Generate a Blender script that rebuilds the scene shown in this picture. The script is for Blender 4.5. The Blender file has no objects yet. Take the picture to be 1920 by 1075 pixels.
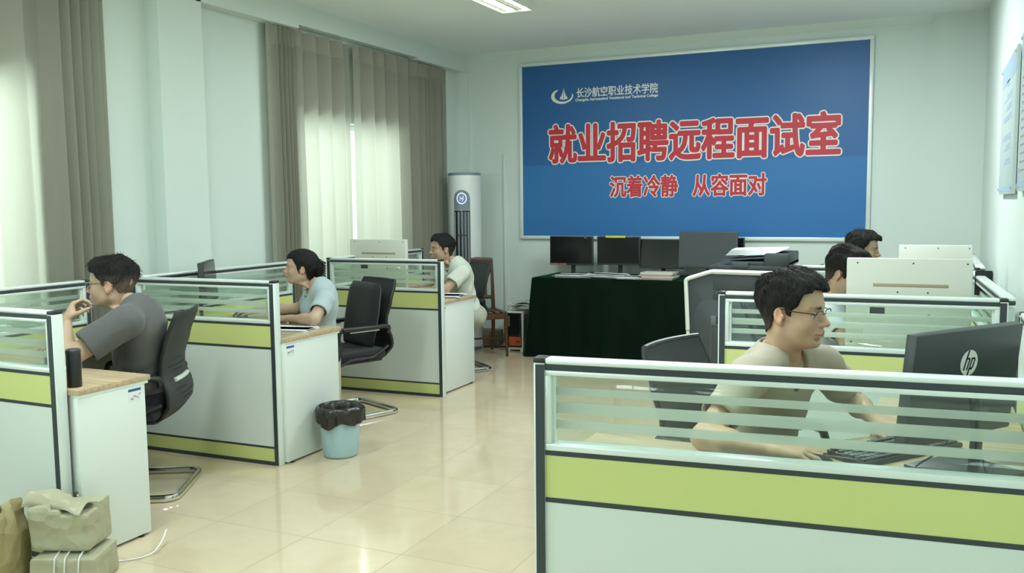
import bpy, bmesh, math, random
import numpy as np
from mathutils import Vector, Matrix, Euler

random.seed(7)
C = bpy.context.scene.collection
PI = math.pi

# ------------------------------------------------------------------ camera
cam_data = bpy.data.cameras.new('camera')
cam = bpy.data.objects.new('camera', cam_data)
C.objects.link(cam)
cam_data.sensor_width = 36.0
cam_data.sensor_fit = 'HORIZONTAL'
cam_data.lens = 36.0 * 1680.99 / 1920.0
cam_data.clip_start = 0.05
cam_data.clip_end = 100
_yaw, _pitch, _roll = math.radians(25.0037), math.radians(5.2967), math.radians(0.5792)
_r = Vector((math.cos(_yaw), math.sin(_yaw), 0))
_f = Vector((-math.sin(_yaw) * math.cos(_pitch), math.cos(_yaw) * math.cos(_pitch), -math.sin(_pitch)))
_d = _f.cross(_r)
_rr = _r * math.cos(_roll) + _d * math.sin(_roll)
_dd = -_r * math.sin(_roll) + _d * math.cos(_roll)
_m = Matrix((_rr, -_dd, -_f)).transposed().to_4x4()
_m.translation = Vector((0, 0, 1.5213))
cam.matrix_world = _m
bpy.context.scene.camera = cam

# ------------------------------------------------------------------ world, exposure
w = bpy.data.worlds.new('sky')
bpy.context.scene.world = w
w.use_nodes = True
bg = w.node_tree.nodes['Background']
bg.inputs[0].default_value = (0.80, 0.95, 0.88, 1)
bg.inputs[1].default_value = 1.2
vs = bpy.context.scene.view_settings
vs.view_transform = 'Standard'
vs.look = 'None'
vs.gamma = 1.0
vs.use_curve_mapping = False
vs.exposure = 0.6

def area(name, loc, target, sx, sy, power, col=(0.93, 1.0, 0.93), spread=180):
    l = bpy.data.lights.new(name, 'AREA')
    l.shape = 'RECTANGLE'
    l.size, l.size_y = sx, sy
    l.energy = power
    l.color = col
    l.spread = math.radians(spread)
    o = bpy.data.objects.new(name, l)
    C.objects.link(o)
    o.location = loc
    o.rotation_euler = (Vector(target) - Vector(loc)).to_track_quat('-Z', 'Y').to_euler()
    return o

# daylight outside the left-wall windows; the last is fill through an added rear window
DAY = (0.84, 1.0, 1.02)
area('daylight', (-5.45, 6.80, 1.75), (-4.0, 6.80, 1.35), 1.7, 1.4, 48, DAY)
area('daylight', (-5.45, 2.75, 1.75), (-4.0, 2.75, 1.35), 1.8, 1.4, 60, DAY)
area('daylight', (-5.45, 0.2, 1.65), (-4.0, 0.2, 1.2), 2.2, 1.6, 62, DAY)
area('daylight', (-3.6, -3.2, 1.7), (-3.6, 0.0, 1.15), 1.9, 1.7, 40, DAY)  # front fill from behind the camera, outside the added rear window

# ------------------------------------------------------------------ helpers
def lin(h):
    h = h.lstrip('#')
    out = []
    for i in (0, 2, 4):
        c = int(h[i:i + 2], 16) / 255
        out.append(c / 12.92 if c <= 0.04045 else ((c + 0.055) / 1.055) ** 2.4)
    return (*out, 1)

def mat(name, col, rough=0.5, metal=0.0, spec=0.5, bump=0.0, bscale=40.0, vary=0.0, vscale=6.0, emit=0.0, ecol=None, trans=0.0, attr=None, stretch=None, sheen=0.0, coat=0.0):
    m = bpy.data.materials.new(name)
    m.use_nodes = True
    nt = m.node_tree
    b = nt.nodes['Principled BSDF']
    c = lin(col) if isinstance(col, str) else (*col, 1)
    b.inputs['Base Color'].default_value = c
    b.inputs['Roughness'].default_value = rough
    b.inputs['Metallic'].default_value = metal
    b.inputs['Specular IOR Level'].default_value = spec
    b.inputs['Sheen Weight'].default_value = sheen
    b.inputs['Coat Weight'].default_value = coat
    if emit:
        b.inputs['Emission Color'].default_value = lin(ecol) if ecol else c
        b.inputs['Emission Strength'].default_value = emit
    tc = nt.nodes.new('ShaderNodeTexCoord')
    vec = tc.outputs['Object']
    if stretch:
        mp = nt.nodes.new('ShaderNodeMapping')
        mp.inputs['Scale'].default_value = stretch
        nt.links.new(vec, mp.inputs['Vector'])
        vec = mp.outputs['Vector']
    src = None
    if attr:
        at = nt.nodes.new('ShaderNodeAttribute')
        at.attribute_name = attr
        src = at.outputs['Color']
        nt.links.new(src, b.inputs['Base Color'])
    if vary:
        n = nt.nodes.new('ShaderNodeTexNoise')
        n.inputs['Scale'].default_value = vscale
        n.inputs['Detail'].default_value = 4
        nt.links.new(vec, n.inputs['Vector'])
        mr = nt.nodes.new('ShaderNodeMapRange')
        mr.inputs['To Min'].default_value = 1 - vary
        mr.inputs['To Max'].default_value = 1 + vary
        nt.links.new(n.outputs['Fac'], mr.inputs['Value'])
        mx = nt.nodes.new('ShaderNodeVectorMath')
        mx.operation = 'SCALE'
        if src:
            nt.links.new(src, mx.inputs[0])
        else:
            mx.inputs[0].default_value = c[:3]
        nt.links.new(mr.outputs['Result'], mx.inputs['Scale'])
        nt.links.new(mx.outputs['Vector'], b.inputs['Base Color'])
    if bump:
        n = nt.nodes.new('ShaderNodeTexNoise')
        n.inputs['Scale'].default_value = bscale
        n.inputs['Detail'].default_value = 5
        nt.links.new(vec, n.inputs['Vector'])
        bp = nt.nodes.new('ShaderNodeBump')
        bp.inputs['Strength'].default_value = bump
        bp.inputs['Distance'].default_value = 0.01
        nt.links.new(n.outputs['Fac'], bp.inputs['Height'])
        nt.links.new(bp.outputs['Normal'], b.inputs['Normal'])
    if trans:
        out = nt.nodes['Material Output']
        t = nt.nodes.new('ShaderNodeBsdfTranslucent')
        t.inputs['Color'].default_value = c
        mx = nt.nodes.new('ShaderNodeMixShader')
        mx.inputs[0].default_value = trans
        nt.links.new(b.outputs[0], mx.inputs[1])
        nt.links.new(t.outputs[0], mx.inputs[2])
        nt.links.new(mx.outputs[0], out.inputs[0])
    return m

def glass(name, tint=(0.90, 0.97, 0.93), refl=0.06, frost=0.0, fcol=(0.75, 0.85, 0.78)):
    m = bpy.data.materials.new(name)
    m.use_nodes = True
    nt = m.node_tree
    nt.nodes.remove(nt.nodes['Principled BSDF'])
    out = nt.nodes['Material Output']
    t = nt.nodes.new('ShaderNodeBsdfTransparent')
    t.inputs[0].default_value = (*tint, 1)
    g = nt.nodes.new('ShaderNodeBsdfGlossy')
    g.inputs['Roughness'].default_value = 0.03
    lw = nt.nodes.new('ShaderNodeLayerWeight')
    lw.inputs[0].default_value = 0.25
    ml = nt.nodes.new('ShaderNodeMath')
    ml.operation = 'MULTIPLY_ADD'
    ml.inputs[1].default_value = 0.25
    ml.inputs[2].default_value = refl * 0.5
    nt.links.new(lw.outputs['Facing'], ml.inputs[0])
    mx = nt.nodes.new('ShaderNodeMixShader')
    nt.links.new(ml.outputs[0], mx.inputs[0])
    nt.links.new(t.outputs[0], mx.inputs[1])
    nt.links.new(g.outputs[0], mx.inputs[2])
    last = mx
    if frost:
        d = nt.nodes.new('ShaderNodeBsdfDiffuse')
        d.inputs[0].default_value = (*fcol, 1)
        tl = nt.nodes.new('ShaderNodeBsdfTranslucent')
        tl.inputs[0].default_value = (*fcol, 1)
        m1 = nt.nodes.new('ShaderNodeMixShader')
        m1.inputs[0].default_value = 0.45
        nt.links.new(d.outputs[0], m1.inputs[1])
        nt.links.new(tl.outputs[0], m1.inputs[2])
        m2 = nt.nodes.new('ShaderNodeMixShader')
        m2.inputs[0].default_value = frost
        nt.links.new(mx.outputs[0], m2.inputs[1])
        nt.links.new(m1.outputs[0], m2.inputs[2])
        last = m2
    nt.links.new(last.outputs[0], out.inputs[0])
    return m

def box(bm, x0, x1, y0, y1, z0, z1, bev=0.0, mi=0, M=None, seg=2):
    if x1 < x0: x0, x1 = x1, x0
    if y1 < y0: y0, y1 = y1, y0
    if z1 < z0: z0, z1 = z1, z0
    t = bmesh.new()
    r = bmesh.ops.create_cube(t, size=1)
    for v in t.verts:
        v.co = Vector((x0 + (v.co.x + .5) * (x1 - x0), y0 + (v.co.y + .5) * (y1 - y0), z0 + (v.co.z + .5) * (z1 - z0)))
    if bev:
        bev = min(bev, 0.49 * min(x1 - x0, y1 - y0, z1 - z0))
        bmesh.ops.bevel(t, geom=list(t.edges), offset=bev, segments=seg, profile=0.5, affect='EDGES')
    merge(bm, t, mi, M)

def merge(bm, t, mi=0, M=None):
    mp = {}
    for v in t.verts:
        mp[v] = bm.verts.new(M @ v.co if M else v.co)
    for f in t.faces:
        try:
            nf = bm.faces.new([mp[v] for v in f.verts])
            nf.material_index = mi
            nf.smooth = True
        except ValueError:
            pass
    t.free()

def grid(bm, P, closed_u=False, closed_v=False, mi=0, flip=False):
    nu, nv = len(P), len(P[0])
    V = [[bm.verts.new(p) for p in row] for row in P]
    for i in range(nu if closed_u else nu - 1):
        for j in range(nv if closed_v else nv - 1):
            a, b = V[i][j], V[(i + 1) % nu][j]
            c, d = V[(i + 1) % nu][(j + 1) % nv], V[i][(j + 1) % nv]
            q = [a, d, c, b] if flip else [a, b, c, d]
            try:
                f = bm.faces.new(q)
                f.material_index = mi
            except ValueError:
                pass
    return V

def fillet(pts, r, n=5):
    pts = [Vector(p) for p in pts]
    out = [pts[0]]
    for i in range(1, len(pts) - 1):
        a, b, c = pts[i - 1], pts[i], pts[i + 1]
        u, v = (a - b), (c - b)
        rr = min(r, u.length * .48, v.length * .48)
        p0, p1 = b + u.normalized() * rr, b + v.normalized() * rr
        for k in range(n + 1):
            t = k / n
            out.append(p0 * (1 - t) ** 2 + b * 2 * t * (1 - t) + p1 * t * t)
    out.append(pts[-1])
    return out

def tube(bm, pts, r, seg=10, mi=0, flat=1.0, flat_axis=None, cap=True, radii=None):
    pts = [Vector(p) for p in pts]
    n = len(pts)
    T = []
    for i in range(n):
        a = pts[max(0, i - 1)]
        b = pts[min(n - 1, i + 1)]
        T.append((b - a).normalized())
    up = Vector(flat_axis) if flat_axis else (Vector((0, 0, 1)) if abs(T[0].z) < .9 else Vector((1, 0, 0)))
    N = (up - T[0] * up.dot(T[0])).normalized()
    rings = []
    for i in range(n):
        if flat_axis:
            q = up - T[i] * up.dot(T[i])
            if q.length > .2:
                N = q.normalized()
            else:
                N = (N - T[i] * N.dot(T[i])).normalized()
        else:
            N = (N - T[i] * N.dot(T[i])).normalized()
        B = T[i].cross(N)
        rad = radii[i] if radii else r
        rings.append([pts[i] + N * math.cos(2 * PI * k / seg) * rad * flat + B * math.sin(2 * PI * k / seg) * rad for k in range(seg)])
    V = grid(bm, rings, closed_v=True, mi=mi)
    if cap:
        for row, fl in ((V[0], False), (V[-1], True)):
            try:
                f = bm.faces.new(row if not fl else row[::-1])
                f.material_index = mi
            except ValueError:
                pass
    return V

def lathe(bm, prof, cx=0, cy=0, seg=32, mi=0, caps=(True, True), M=None):
    P = []
    for (r, z) in prof:
        row = [Vector((cx + r * math.cos(2 * PI * k / seg), cy + r * math.sin(2 * PI * k / seg), z)) for k in range(seg)]
        if M: row = [M @ p for p in row]
        P.append(row)
    V = grid(bm, P, closed_v=True, mi=mi, flip=True)
    if caps[0]: bm.faces.new(V[0][::-1]).material_index = mi
    if caps[1]: bm.faces.new(V[-1]).material_index = mi
    return V

def prism(bm, poly, axis, a0, a1, mi=0, bev=0):
    """extrude a 2-D polygon along an axis ('x': (y,z), 'y': (x,z), 'z': (x,y))"""
    def p3(p, a):
        return {'x': (a, p[0], p[1]), 'y': (p[0], a, p[1]), 'z': (p[0], p[1], a)}[axis]
    t = bmesh.new()
    A = [t.verts.new(p3(p, a0)) for p in poly]
    B = [t.verts.new(p3(p, a1)) for p in poly]
    t.faces.new(A)
    t.faces.new(B[::-1])
    for i in range(len(poly)):
        j = (i + 1) % len(poly)
        t.faces.new([A[j], A[i], B[i], B[j]])
    bmesh.ops.recalc_face_normals(t, faces=t.faces)
    if bev:
        bmesh.ops.bevel(t, geom=list(t.edges), offset=bev, segments=2, profile=.5, affect='EDGES')
    merge(bm, t, mi)

def obj(name, bm, mats, parent=None, smooth=35, loc=None):
    if not isinstance(mats, (list, tuple)): mats = [mats]
    me = bpy.data.meshes.new(name)
    bm.normal_update()
    bm.to_mesh(me)
    bm.free()
    for m in mats: me.materials.append(m)
    if smooth:
        me.polygons.foreach_set('use_smooth', [True] * len(me.polygons))
        me.set_sharp_from_angle(angle=math.radians(smooth))
    o = bpy.data.objects.new(name, me)
    C.objects.link(o)
    if parent: o.parent = parent
    if loc: o.location = loc
    return o

def B(): return bmesh.new()

def boxobj(name, dims, m, parent=None, bev=0.0, smooth=35):
    b = B()
    box(b, *dims, bev=bev)
    return obj(name, b, m, parent, smooth)

def tag(o, label, cat, group=None):
    o['label'] = label
    o['category'] = cat
    if group: o['group'] = group
    return o

def thing(name, label, cat, loc=(0, 0, 0), rz=0.0, group=None):
    o = bpy.data.objects.new(name, None)
    o.empty_display_size = 0.1
    C.objects.link(o)
    o.location = loc
    o.rotation_euler = (0, 0, rz)
    return tag(o, label, cat, group)

def struct(name, bm, m, parent=None, smooth=35):
    o = obj(name, bm, m, parent, smooth)
    if not parent: o['kind'] = 'structure'
    return o

def dup(root, loc, rz, label=None, group=None):
    r = root.copy(); C.objects.link(r)
    r.location = loc; r.rotation_euler = (0, 0, rz)
    if label: r['label'] = label
    if group: r['group'] = group
    for ch in list(root.children):
        c = ch.copy(); C.objects.link(c); c.parent = r
        for g in list(ch.children):
            d = g.copy(); C.objects.link(d); d.parent = c
    return r

def text_mesh(name, s, size, m, parent, loc, rot, extrude=0.001, offset=0.0, align='LEFT', sx=1.0, font=None, shear=0.0, spacing=1.0, sy=1.0):
    cu = bpy.data.curves.new('txt', 'FONT')
    cu.body = s
    cu.size = size
    cu.extrude = extrude
    cu.offset = offset
    cu.align_x = align
    cu.shear = shear
    cu.space_character = spacing
    cu.resolution_u = 4
    t = bpy.data.objects.new('txt', cu)
    C.objects.link(t)
    dg = bpy.context.evaluated_depsgraph_get()
    me = bpy.data.meshes.new_from_object(t.evaluated_get(dg))
    bpy.data.objects.remove(t)
    bpy.data.curves.remove(cu)
    me.name = name
    me.materials.clear()
    me.materials.append(m)
    if sx != 1.0 or sy != 1.0: me.transform(Matrix.Diagonal((sx, sy, 1, 1)))
    o = bpy.data.objects.new(name, me)
    C.objects.link(o)
    if parent: o.parent = parent
    o.location = loc
    o.rotation_euler = rot
    return o

# ------------------------------------------------------------------ materials
MT = dict(
    wall=mat('wall_paint', (0.68, 0.76, 0.715), 0.85, bump=0.04, bscale=60, vary=0.02, vscale=1.5),
    ceil=mat('ceiling_paint', (0.83, 0.90, 0.89), 0.9, vary=0.02, vscale=1.0),
    white_panel=mat('white_laminate', (0.72, 0.78, 0.74), 0.42, vary=0.015, vscale=3),
    yellow_panel=mat('yellow_green_laminate', (0.64, 0.69, 0.265), 0.5, vary=0.02, vscale=3),
    alu=mat('white_aluminium', (0.76, 0.83, 0.80), 0.28, 0.15),
    dark_strip=mat('dark_strip', (0.035, 0.05, 0.055), 0.45),
    capm=mat('black_plastic_cap', (0.02, 0.022, 0.022), 0.4),
    wood_edge=mat('desk_edge', (0.46, 0.34, 0.20), 0.5),
    black=mat('black_plastic', (0.014, 0.016, 0.017), 0.42, bump=0.05, bscale=300),
    black_fabric=mat('black_fabric', (0.013, 0.015, 0.016), 0.85, bump=0.25, bscale=500, sheen=0.15),
    mesh_grey=mat('charcoal_shell', (0.030, 0.034, 0.036), 0.6, bump=0.15, bscale=700),
    chrome=mat('chrome', (0.72, 0.72, 0.70), 0.14, 1.0),
    screen=mat('screen_black', (0.008, 0.010, 0.010), 0.16),
    dgrey=mat('dark_grey_plastic', (0.050, 0.062, 0.066), 0.5, bump=0.04, bscale=300),
    mgrey=mat('mid_grey_plastic', (0.14, 0.16, 0.16), 0.5),
    dgrey2=mat('charcoal_plastic', (0.035, 0.044, 0.047), 0.45),
    cream=mat('cream_plastic', (0.66, 0.67, 0.60), 0.4),
    offwhite=mat('off_white_plastic', (0.74, 0.78, 0.70), 0.4),
    paper=mat('paper', (0.80, 0.82, 0.84), 0.8, vary=0.03, vscale=20),
    paper2=mat('grey_paper', (0.55, 0.56, 0.53), 0.85, vary=0.2, vscale=30),
    brown_wood=mat('brown_wood', (0.085, 0.038, 0.018), 0.4, vary=0.3, vscale=8, stretch=(6, 6, 1)),
    blue_bin=mat('blue_plastic', (0.40, 0.58, 0.63), 0.45, vary=0.03, vscale=8),
    bag=mat('black_bin_bag', (0.022, 0.022, 0.018), 0.25, bump=0.6, bscale=25),
    kraft=mat('kraft_paper', (0.37, 0.31, 0.155), 0.5, bump=0.5, bscale=14, vary=0.12, vscale=6),
    kraft2=mat('pale_kraft_paper', (0.39, 0.375, 0.255), 0.42, bump=0.5, bscale=14, vary=0.1, vscale=5),
    banner=None,
    red=mat('sign_red', (0.55, 0.028, 0.045), 0.5),
    sign_white=mat('sign_white', (0.80, 0.80, 0.76), 0.5),
    orange=mat('orange_plastic', (0.50, 0.085, 0.018), 0.45),
    yellow=mat('yellow_tape', (0.62, 0.60, 0.05), 0.5),
    velvet=None,
    label_blue=mat('label_blue', (0.03, 0.10, 0.30), 0.6),
    ink=mat('ink', (0.03, 0.035, 0.05), 0.7),
    pale_blue=mat('pale_blue_print', (0.36, 0.48, 0.60), 0.6),
    board=mat('notice_board', (0.52, 0.62, 0.60), 0.35),
    lamp_on=mat('lamp_diffuser', (1, 1, 1), 0.5, emit=5.0, ecol='#f4fff4'),
    clear=glass('clear_glass'),
    frost=glass('frosted_stripe', frost=0.70, fcol=(0.62, 0.71, 0.63)),
    winglass=glass('window_glass', (0.96, 0.98, 0.97)),
    lens=glass('spectacle_lens', (0.95, 0.97, 0.97), refl=0.10),
    rubber=mat('rubber', (0.02, 0.02, 0.02), 0.8),
    blueish=mat('blue_file', (0.16, 0.34, 0.36), 0.6, vary=0.2, vscale=20),
    acwhite=mat('glossy_white', (0.74, 0.78, 0.76), 0.22),
    acgrey=mat('slate_panel', (0.20, 0.25, 0.29), 0.3),
    louver=mat('louver_grey', (0.22, 0.25, 0.28), 0.35),
    display=mat('display_glow', (0.3, 0.35, 0.6), 0.3, emit=0.9, ecol='#b8c4ff'),
)

def wood_mat():
    m = mat('desk_wood', (0.52, 0.40, 0.26), 0.42)
    nt = m.node_tree
    b = nt.nodes['Principled BSDF']
    tc = nt.nodes.new('ShaderNodeTexCoord')
    mp = nt.nodes.new('ShaderNodeMapping')
    mp.inputs['Scale'].default_value = (1.2, 22, 22)
    nt.links.new(tc.outputs['Object'], mp.inputs['Vector'])
    n = nt.nodes.new('ShaderNodeTexNoise')
    n.inputs['Scale'].default_value = 2.2
    n.inputs['Detail'].default_value = 6
    n.inputs['Distortion'].default_value = 0.6
    nt.links.new(mp.outputs[0], n.inputs['Vector'])
    cr = nt.nodes.new('ShaderNodeValToRGB')
    cr.color_ramp.elements[0].position = 0.3
    cr.color_ramp.elements[0].color = (0.40, 0.29, 0.17, 1)
    cr.color_ramp.elements[1].position = 0.72
    cr.color_ramp.elements[1].color = (0.60, 0.48, 0.32, 1)
    nt.links.new(n.outputs['Fac'], cr.inputs[0])
    nt.links.new(cr.outputs[0], b.inputs['Base Color'])
    return m
MT['wood'] = wood_mat()

def tile_mat():
    m = mat('floor_tile', (0.58, 0.51, 0.37), 0.12, spec=0.5)
    nt = m.node_tree
    b = nt.nodes['Principled BSDF']
    L = nt.links.new
    def math_(op, a=None, b_=None):
        n = nt.nodes.new('ShaderNodeMath'); n.operation = op
        for i, v in enumerate((a, b_)):
            if v is None: continue
            if isinstance(v, (int, float)): n.inputs[i].default_value = v
            else: L(v, n.inputs[i])
        return n.outputs[0]
    g = nt.nodes.new('ShaderNodeNewGeometry')
    sp = nt.nodes.new('ShaderNodeSeparateXYZ')
    L(g.outputs['Position'], sp.inputs[0])
    edge = []
    cell = []
    for ax, off in (('X', -2.570), ('Y', 3.743)):
        u = math_('DIVIDE', math_('SUBTRACT', sp.outputs[ax], off - 52.0), 0.52)
        fr = math_('FRACT', u)
        cell.append(math_('FLOOR', u))
        d = math_('ABSOLUTE', math_('SUBTRACT', fr, 0.5))
        edge.append(math_('GREATER_THAN', d, 0.4968))
    grout = math_('MAXIMUM', edge[0], edge[1])
    cb = nt.nodes.new('ShaderNodeCombineXYZ')
    L(cell[0], cb.inputs[0]); L(cell[1], cb.inputs[1])
    wn = nt.nodes.new('ShaderNodeTexWhiteNoise')
    L(cb.outputs[0], wn.inputs['Vector'])
    n = nt.nodes.new('ShaderNodeTexNoise')
    n.inputs['Scale'].default_value = 5.0
    n.inputs['Detail'].default_value = 5
    n.inputs['Distortion'].default_value = 1.2
    L(g.outputs['Position'], n.inputs['Vector'])
    v1 = math_('MULTIPLY_ADD', wn.outputs['Value'], 0.08)
    v1.node.inputs[2].default_value = 0.88
    v2 = math_('MULTIPLY_ADD', n.outputs['Fac'], 0.16)
    L(v1, v2.node.inputs[2])
    sc = nt.nodes.new('ShaderNodeVectorMath'); sc.operation = 'SCALE'
    sc.inputs[0].default_value = (0.60, 0.50, 0.345)
    L(v2, sc.inputs['Scale'])
    mx = nt.nodes.new('ShaderNodeMix'); mx.data_type = 'RGBA'
    L(grout, mx.inputs['Factor'])
    L(sc.outputs[0], mx.inputs['A'])
    mx.inputs['B'].default_value = (0.30, 0.27, 0.19, 1)
    L(mx.outputs['Result'], b.inputs['Base Color'])
    r = math_('MULTIPLY_ADD', grout, 0.5)
    r.node.inputs[2].default_value = 0.10
    L(r, b.inputs['Roughness'])
    return m
MT['tile'] = tile_mat()

def banner_mat():
    # printed blue board: one sheet above a seam, a second a touch lighter below it
    m = mat('banner_print', (0.02, 0.13, 0.36), 0.45)
    nt = m.node_tree
    b = nt.nodes['Principled BSDF']
    tc = nt.nodes.new('ShaderNodeTexCoord')
    sp = nt.nodes.new('ShaderNodeSeparateXYZ')
    nt.links.new(tc.outputs['Object'], sp.inputs[0])
    mr = nt.nodes.new('ShaderNodeMapRange')
    mr.inputs['From Min'].default_value = 0.04
    mr.inputs['From Max'].default_value = 1.8
    nt.links.new(sp.outputs['Z'], mr.inputs['Value'])
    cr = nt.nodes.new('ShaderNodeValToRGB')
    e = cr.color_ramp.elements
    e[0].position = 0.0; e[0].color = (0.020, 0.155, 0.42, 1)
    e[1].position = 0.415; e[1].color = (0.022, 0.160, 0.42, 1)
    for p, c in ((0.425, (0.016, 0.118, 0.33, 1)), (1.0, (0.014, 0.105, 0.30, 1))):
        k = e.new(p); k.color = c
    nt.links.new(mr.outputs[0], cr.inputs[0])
    nt.links.new(cr.outputs[0], b.inputs['Base Color'])
    return m
MT['banner'] = banner_mat()
def creased(m, scale=11, strength=.55):
    nt = m.node_tree
    tc = nt.nodes.new('ShaderNodeTexCoord')
    n = nt.nodes.new('ShaderNodeTexNoise'); n.inputs['Scale'].default_value = 7
    ad = nt.nodes.new('ShaderNodeVectorMath'); ad.operation = 'MULTIPLY_ADD'
    ad.inputs[1].default_value = (.12, .12, .12)
    nt.links.new(tc.outputs['Object'], n.inputs['Vector'])
    nt.links.new(n.outputs['Color'], ad.inputs[0]); nt.links.new(tc.outputs['Object'], ad.inputs[2])
    v = nt.nodes.new('ShaderNodeTexVoronoi'); v.inputs['Scale'].default_value = scale
    nt.links.new(ad.outputs[0], v.inputs['Vector'])
    b = nt.nodes.new('ShaderNodeBump'); b.inputs['Strength'].default_value = strength; b.inputs['Distance'].default_value = .03
    nt.links.new(v.outputs['Distance'], b.inputs['Height'])
    nt.links.new(b.outputs['Normal'], nt.nodes['Principled BSDF'].inputs['Normal'])
creased(MT['kraft']); creased(MT['kraft2'])
MT['velvet'] = mat('dark_green_velvet', (0.0022, 0.0075, 0.0036), 0.8, bump=0.2, bscale=14, vary=0.35, vscale=3, sheen=0.18)
MT['velvet'].node_tree.nodes['Principled BSDF'].inputs['Specular IOR Level'].default_value = .08
MT['velvet'].node_tree.nodes['Principled BSDF'].inputs['Sheen Tint'].default_value = (0.05, 0.35, 0.12, 1)
MT['curtain'] = mat('taupe_curtain', (0.41, 0.405, 0.335), 0.9, trans=0.42, bump=0.1, bscale=200, vary=0.03)
MT['header'] = mat('curtain_header', (0.34, 0.33, 0.275), 0.9, trans=0.15)

# ------------------------------------------------------------------ room shell
XL, XR, YB, YF, ZC = -4.75, 0.40, 8.83, -2.6, 3.13
b = B(); box(b, XL - .3, XR + .2, YF - .2, YB + .2, -0.12, 0.0); struct('floor', b, MT['tile'])
b = B(); box(b, XL - .3, XR + .2, YF - .2, YB + .2, ZC, ZC + 0.12); struct('ceiling', b, MT['ceil'])
b = B(); box(b, XL - .3, XR + .2, YB, YB + .15, 0, ZC); struct('wall_back', b, MT['wall'])
b = B(); box(b, XR, XR + .15, YF, YB, 0, ZC); struct('wall_right', b, MT['wall'])

def wall_with_holes(name, axis, pos0, pos1, a0, a1, holes):
    """a wall slab along an axis with rectangular openings (a0,a1,z0,z1)"""
    b = B()
    cuts = sorted(holes)
    def put(u0, u1, z0, z1):
        if u1 - u0 < 1e-4 or z1 - z0 < 1e-4: return
        if axis == 'y': box(b, pos0, pos1, u0, u1, z0, z1)
        else: box(b, u0, u1, pos0, pos1, z0, z1)
    u = a0
    for (h0, h1, z0, z1) in cuts:
        put(u, h0, 0, ZC)
        put(h0, h1, 0, z0)
        put(h0, h1, z1, ZC)
        u = h1
    put(u, a1, 0, ZC)
    return struct(name, b, MT['wall'])
WL = [(-0.9, 1.3, 0.85, 2.25), (1.75, 3.55, 0.85, 2.28), (6.02, 7.58, 0.85, 2.25)]
wall_with_holes('wall_left', 'y', XL - .22, XL, YF, YB, WL)
WR_FILL = [(-4.55, -2.65, 0.85, 2.5)]  # unseen opening added to let the front fill in
wall_with_holes('wall_front', 'x', YF - .2, YF, XL - .22, XR + .15, WR_FILL)

def window(n, axis, pos, h):
    a0, a1, z0, z1 = h
    b = B()
    t = 0.05
    k = max(2, int(round((a1 - a0) / 0.75)))
    def put(u0, u1, v0, v1, d=0.03):
        if axis == 'y': box(b, pos - d, pos + d, u0, u1, v0, v1, bev=.004)
        else: box(b, u0, u1, pos - d, pos + d, v0, v1, bev=.004)
    put(a0, a1, z0, z0 + t); put(a0, a1, z1 - t, z1)
    for i in range(k + 1):
        u = a0 + (a1 - a0 - t) * i / k
        put(u, u + t, z0 + t, z1 - t, 0.026)
    o = struct('window_%d' % n, b, MT['alu'])
    g = B()
    if axis == 'y': box(g, pos - .003, pos + .003, a0 + t * .5, a1 - t * .5, z0 + t * .5, z1 - t * .5)
    else: box(g, a0 + t * .5, a1 - t * .5, pos - .003, pos + .003, z0 + t * .5, z1 - t * .5)
    obj('pane', g, MT['winglass'], o)
for i, h in enumerate(WL): window(i + 1, 'y', XL - .13, h)
window(4, 'x', YF - .1, WR_FILL[0])  # added window behind the camera, unseen, framing the fill light

# pillar, pelmet beam, cornice, skirting
b = B(); box(b, XL - .02, -4.63, 4.475, 4.873, 0, 2.945); struct('trim_1', b, MT['wall'])
b = B()
box(b, XL - .02, -4.63, YF, 5.94, 2.935, ZC)
box(b, XL - .02, -4.63, 5.94, 7.80, 2.965, ZC)
box(b, XL - .02, -4.63, 7.80, YB, 2.945, ZC)
struct('trim_2', b, MT['wall'])
b = B(); prism(b, [(YB, ZC), (YB - .045, ZC), (YB - .03, ZC - .02), (YB - .012, ZC - .06), (YB, ZC - .07)], 'x', -4.63, -.02); struct('trim_3', b, MT['wall'])
b = B(); box(b, -.02, XR, YB - .045, YB, 0, ZC); struct('trim_4', b, MT['wall'])
b = B(); box(b, XL, -4.60, YB - .06, YB, 0, 2.945); struct('trim_5', b, MT['wall'])
b = B(); box(b, XL, -.02, YB - .012, YB, 0, .10, bev=.003); struct('baseboard_back', b, mat('skirting', (0.32, 0.27, 0.2), 0.4))

# ------------------------------------------------------------------ curtains
def curtain(name, label, segs, x0, ztop, zbot=0.03):
    """segs: list of (y0, y1, folds, amplitude)"""
    root = thing(name, label, 'curtain', (x0, segs[0][0], 0))
    y_ref = segs[0][0]
    pts = []
    rnd = random.Random(len(label))
    for (y0, y1, nf, amp) in segs:
        n = nf * 14
        ph = [rnd.uniform(.75, 1.25) for _ in range(nf)]
        for i in range(n + (1 if (y0, y1) == segs[-1][:2] else 0)):
            t = i / n
            k = min(nf - 1, int(t * nf))
            a = amp * ph[k]
            s = math.sin(2 * PI * t * nf)
            s2 = math.copysign(abs(s) ** .75, s)
            pts.append((y0 + (y1 - y0) * t + 0.25 * (y1 - y0) / nf * math.sin(4 * PI * t * nf) * .3, a * s2))
    zs = [zbot, .3, .7, 1.1, 1.5, 1.9, 2.3, 2.6, ztop - .14]
    def row(z, sq, off=0):
        return [Vector((x * sq + off, y - y_ref, z)) for (y, x) in pts]
    b = B()
    grid(b, [row(z, 1.0 - 0.35 * max(0, (z - 1.2)) / 1.8 + 0.05 * math.sin(z * 5)) for z in zs] )
    o = obj('panel', b, MT['curtain'], root, smooth=80)
    b = B()
    grid(b, [row(ztop - .14, .66), row(ztop - .09, .62), row(ztop - .03, .58), row(ztop, .55)])
    obj('heading', b, MT['header'], root, smooth=80)
    return root
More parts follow.
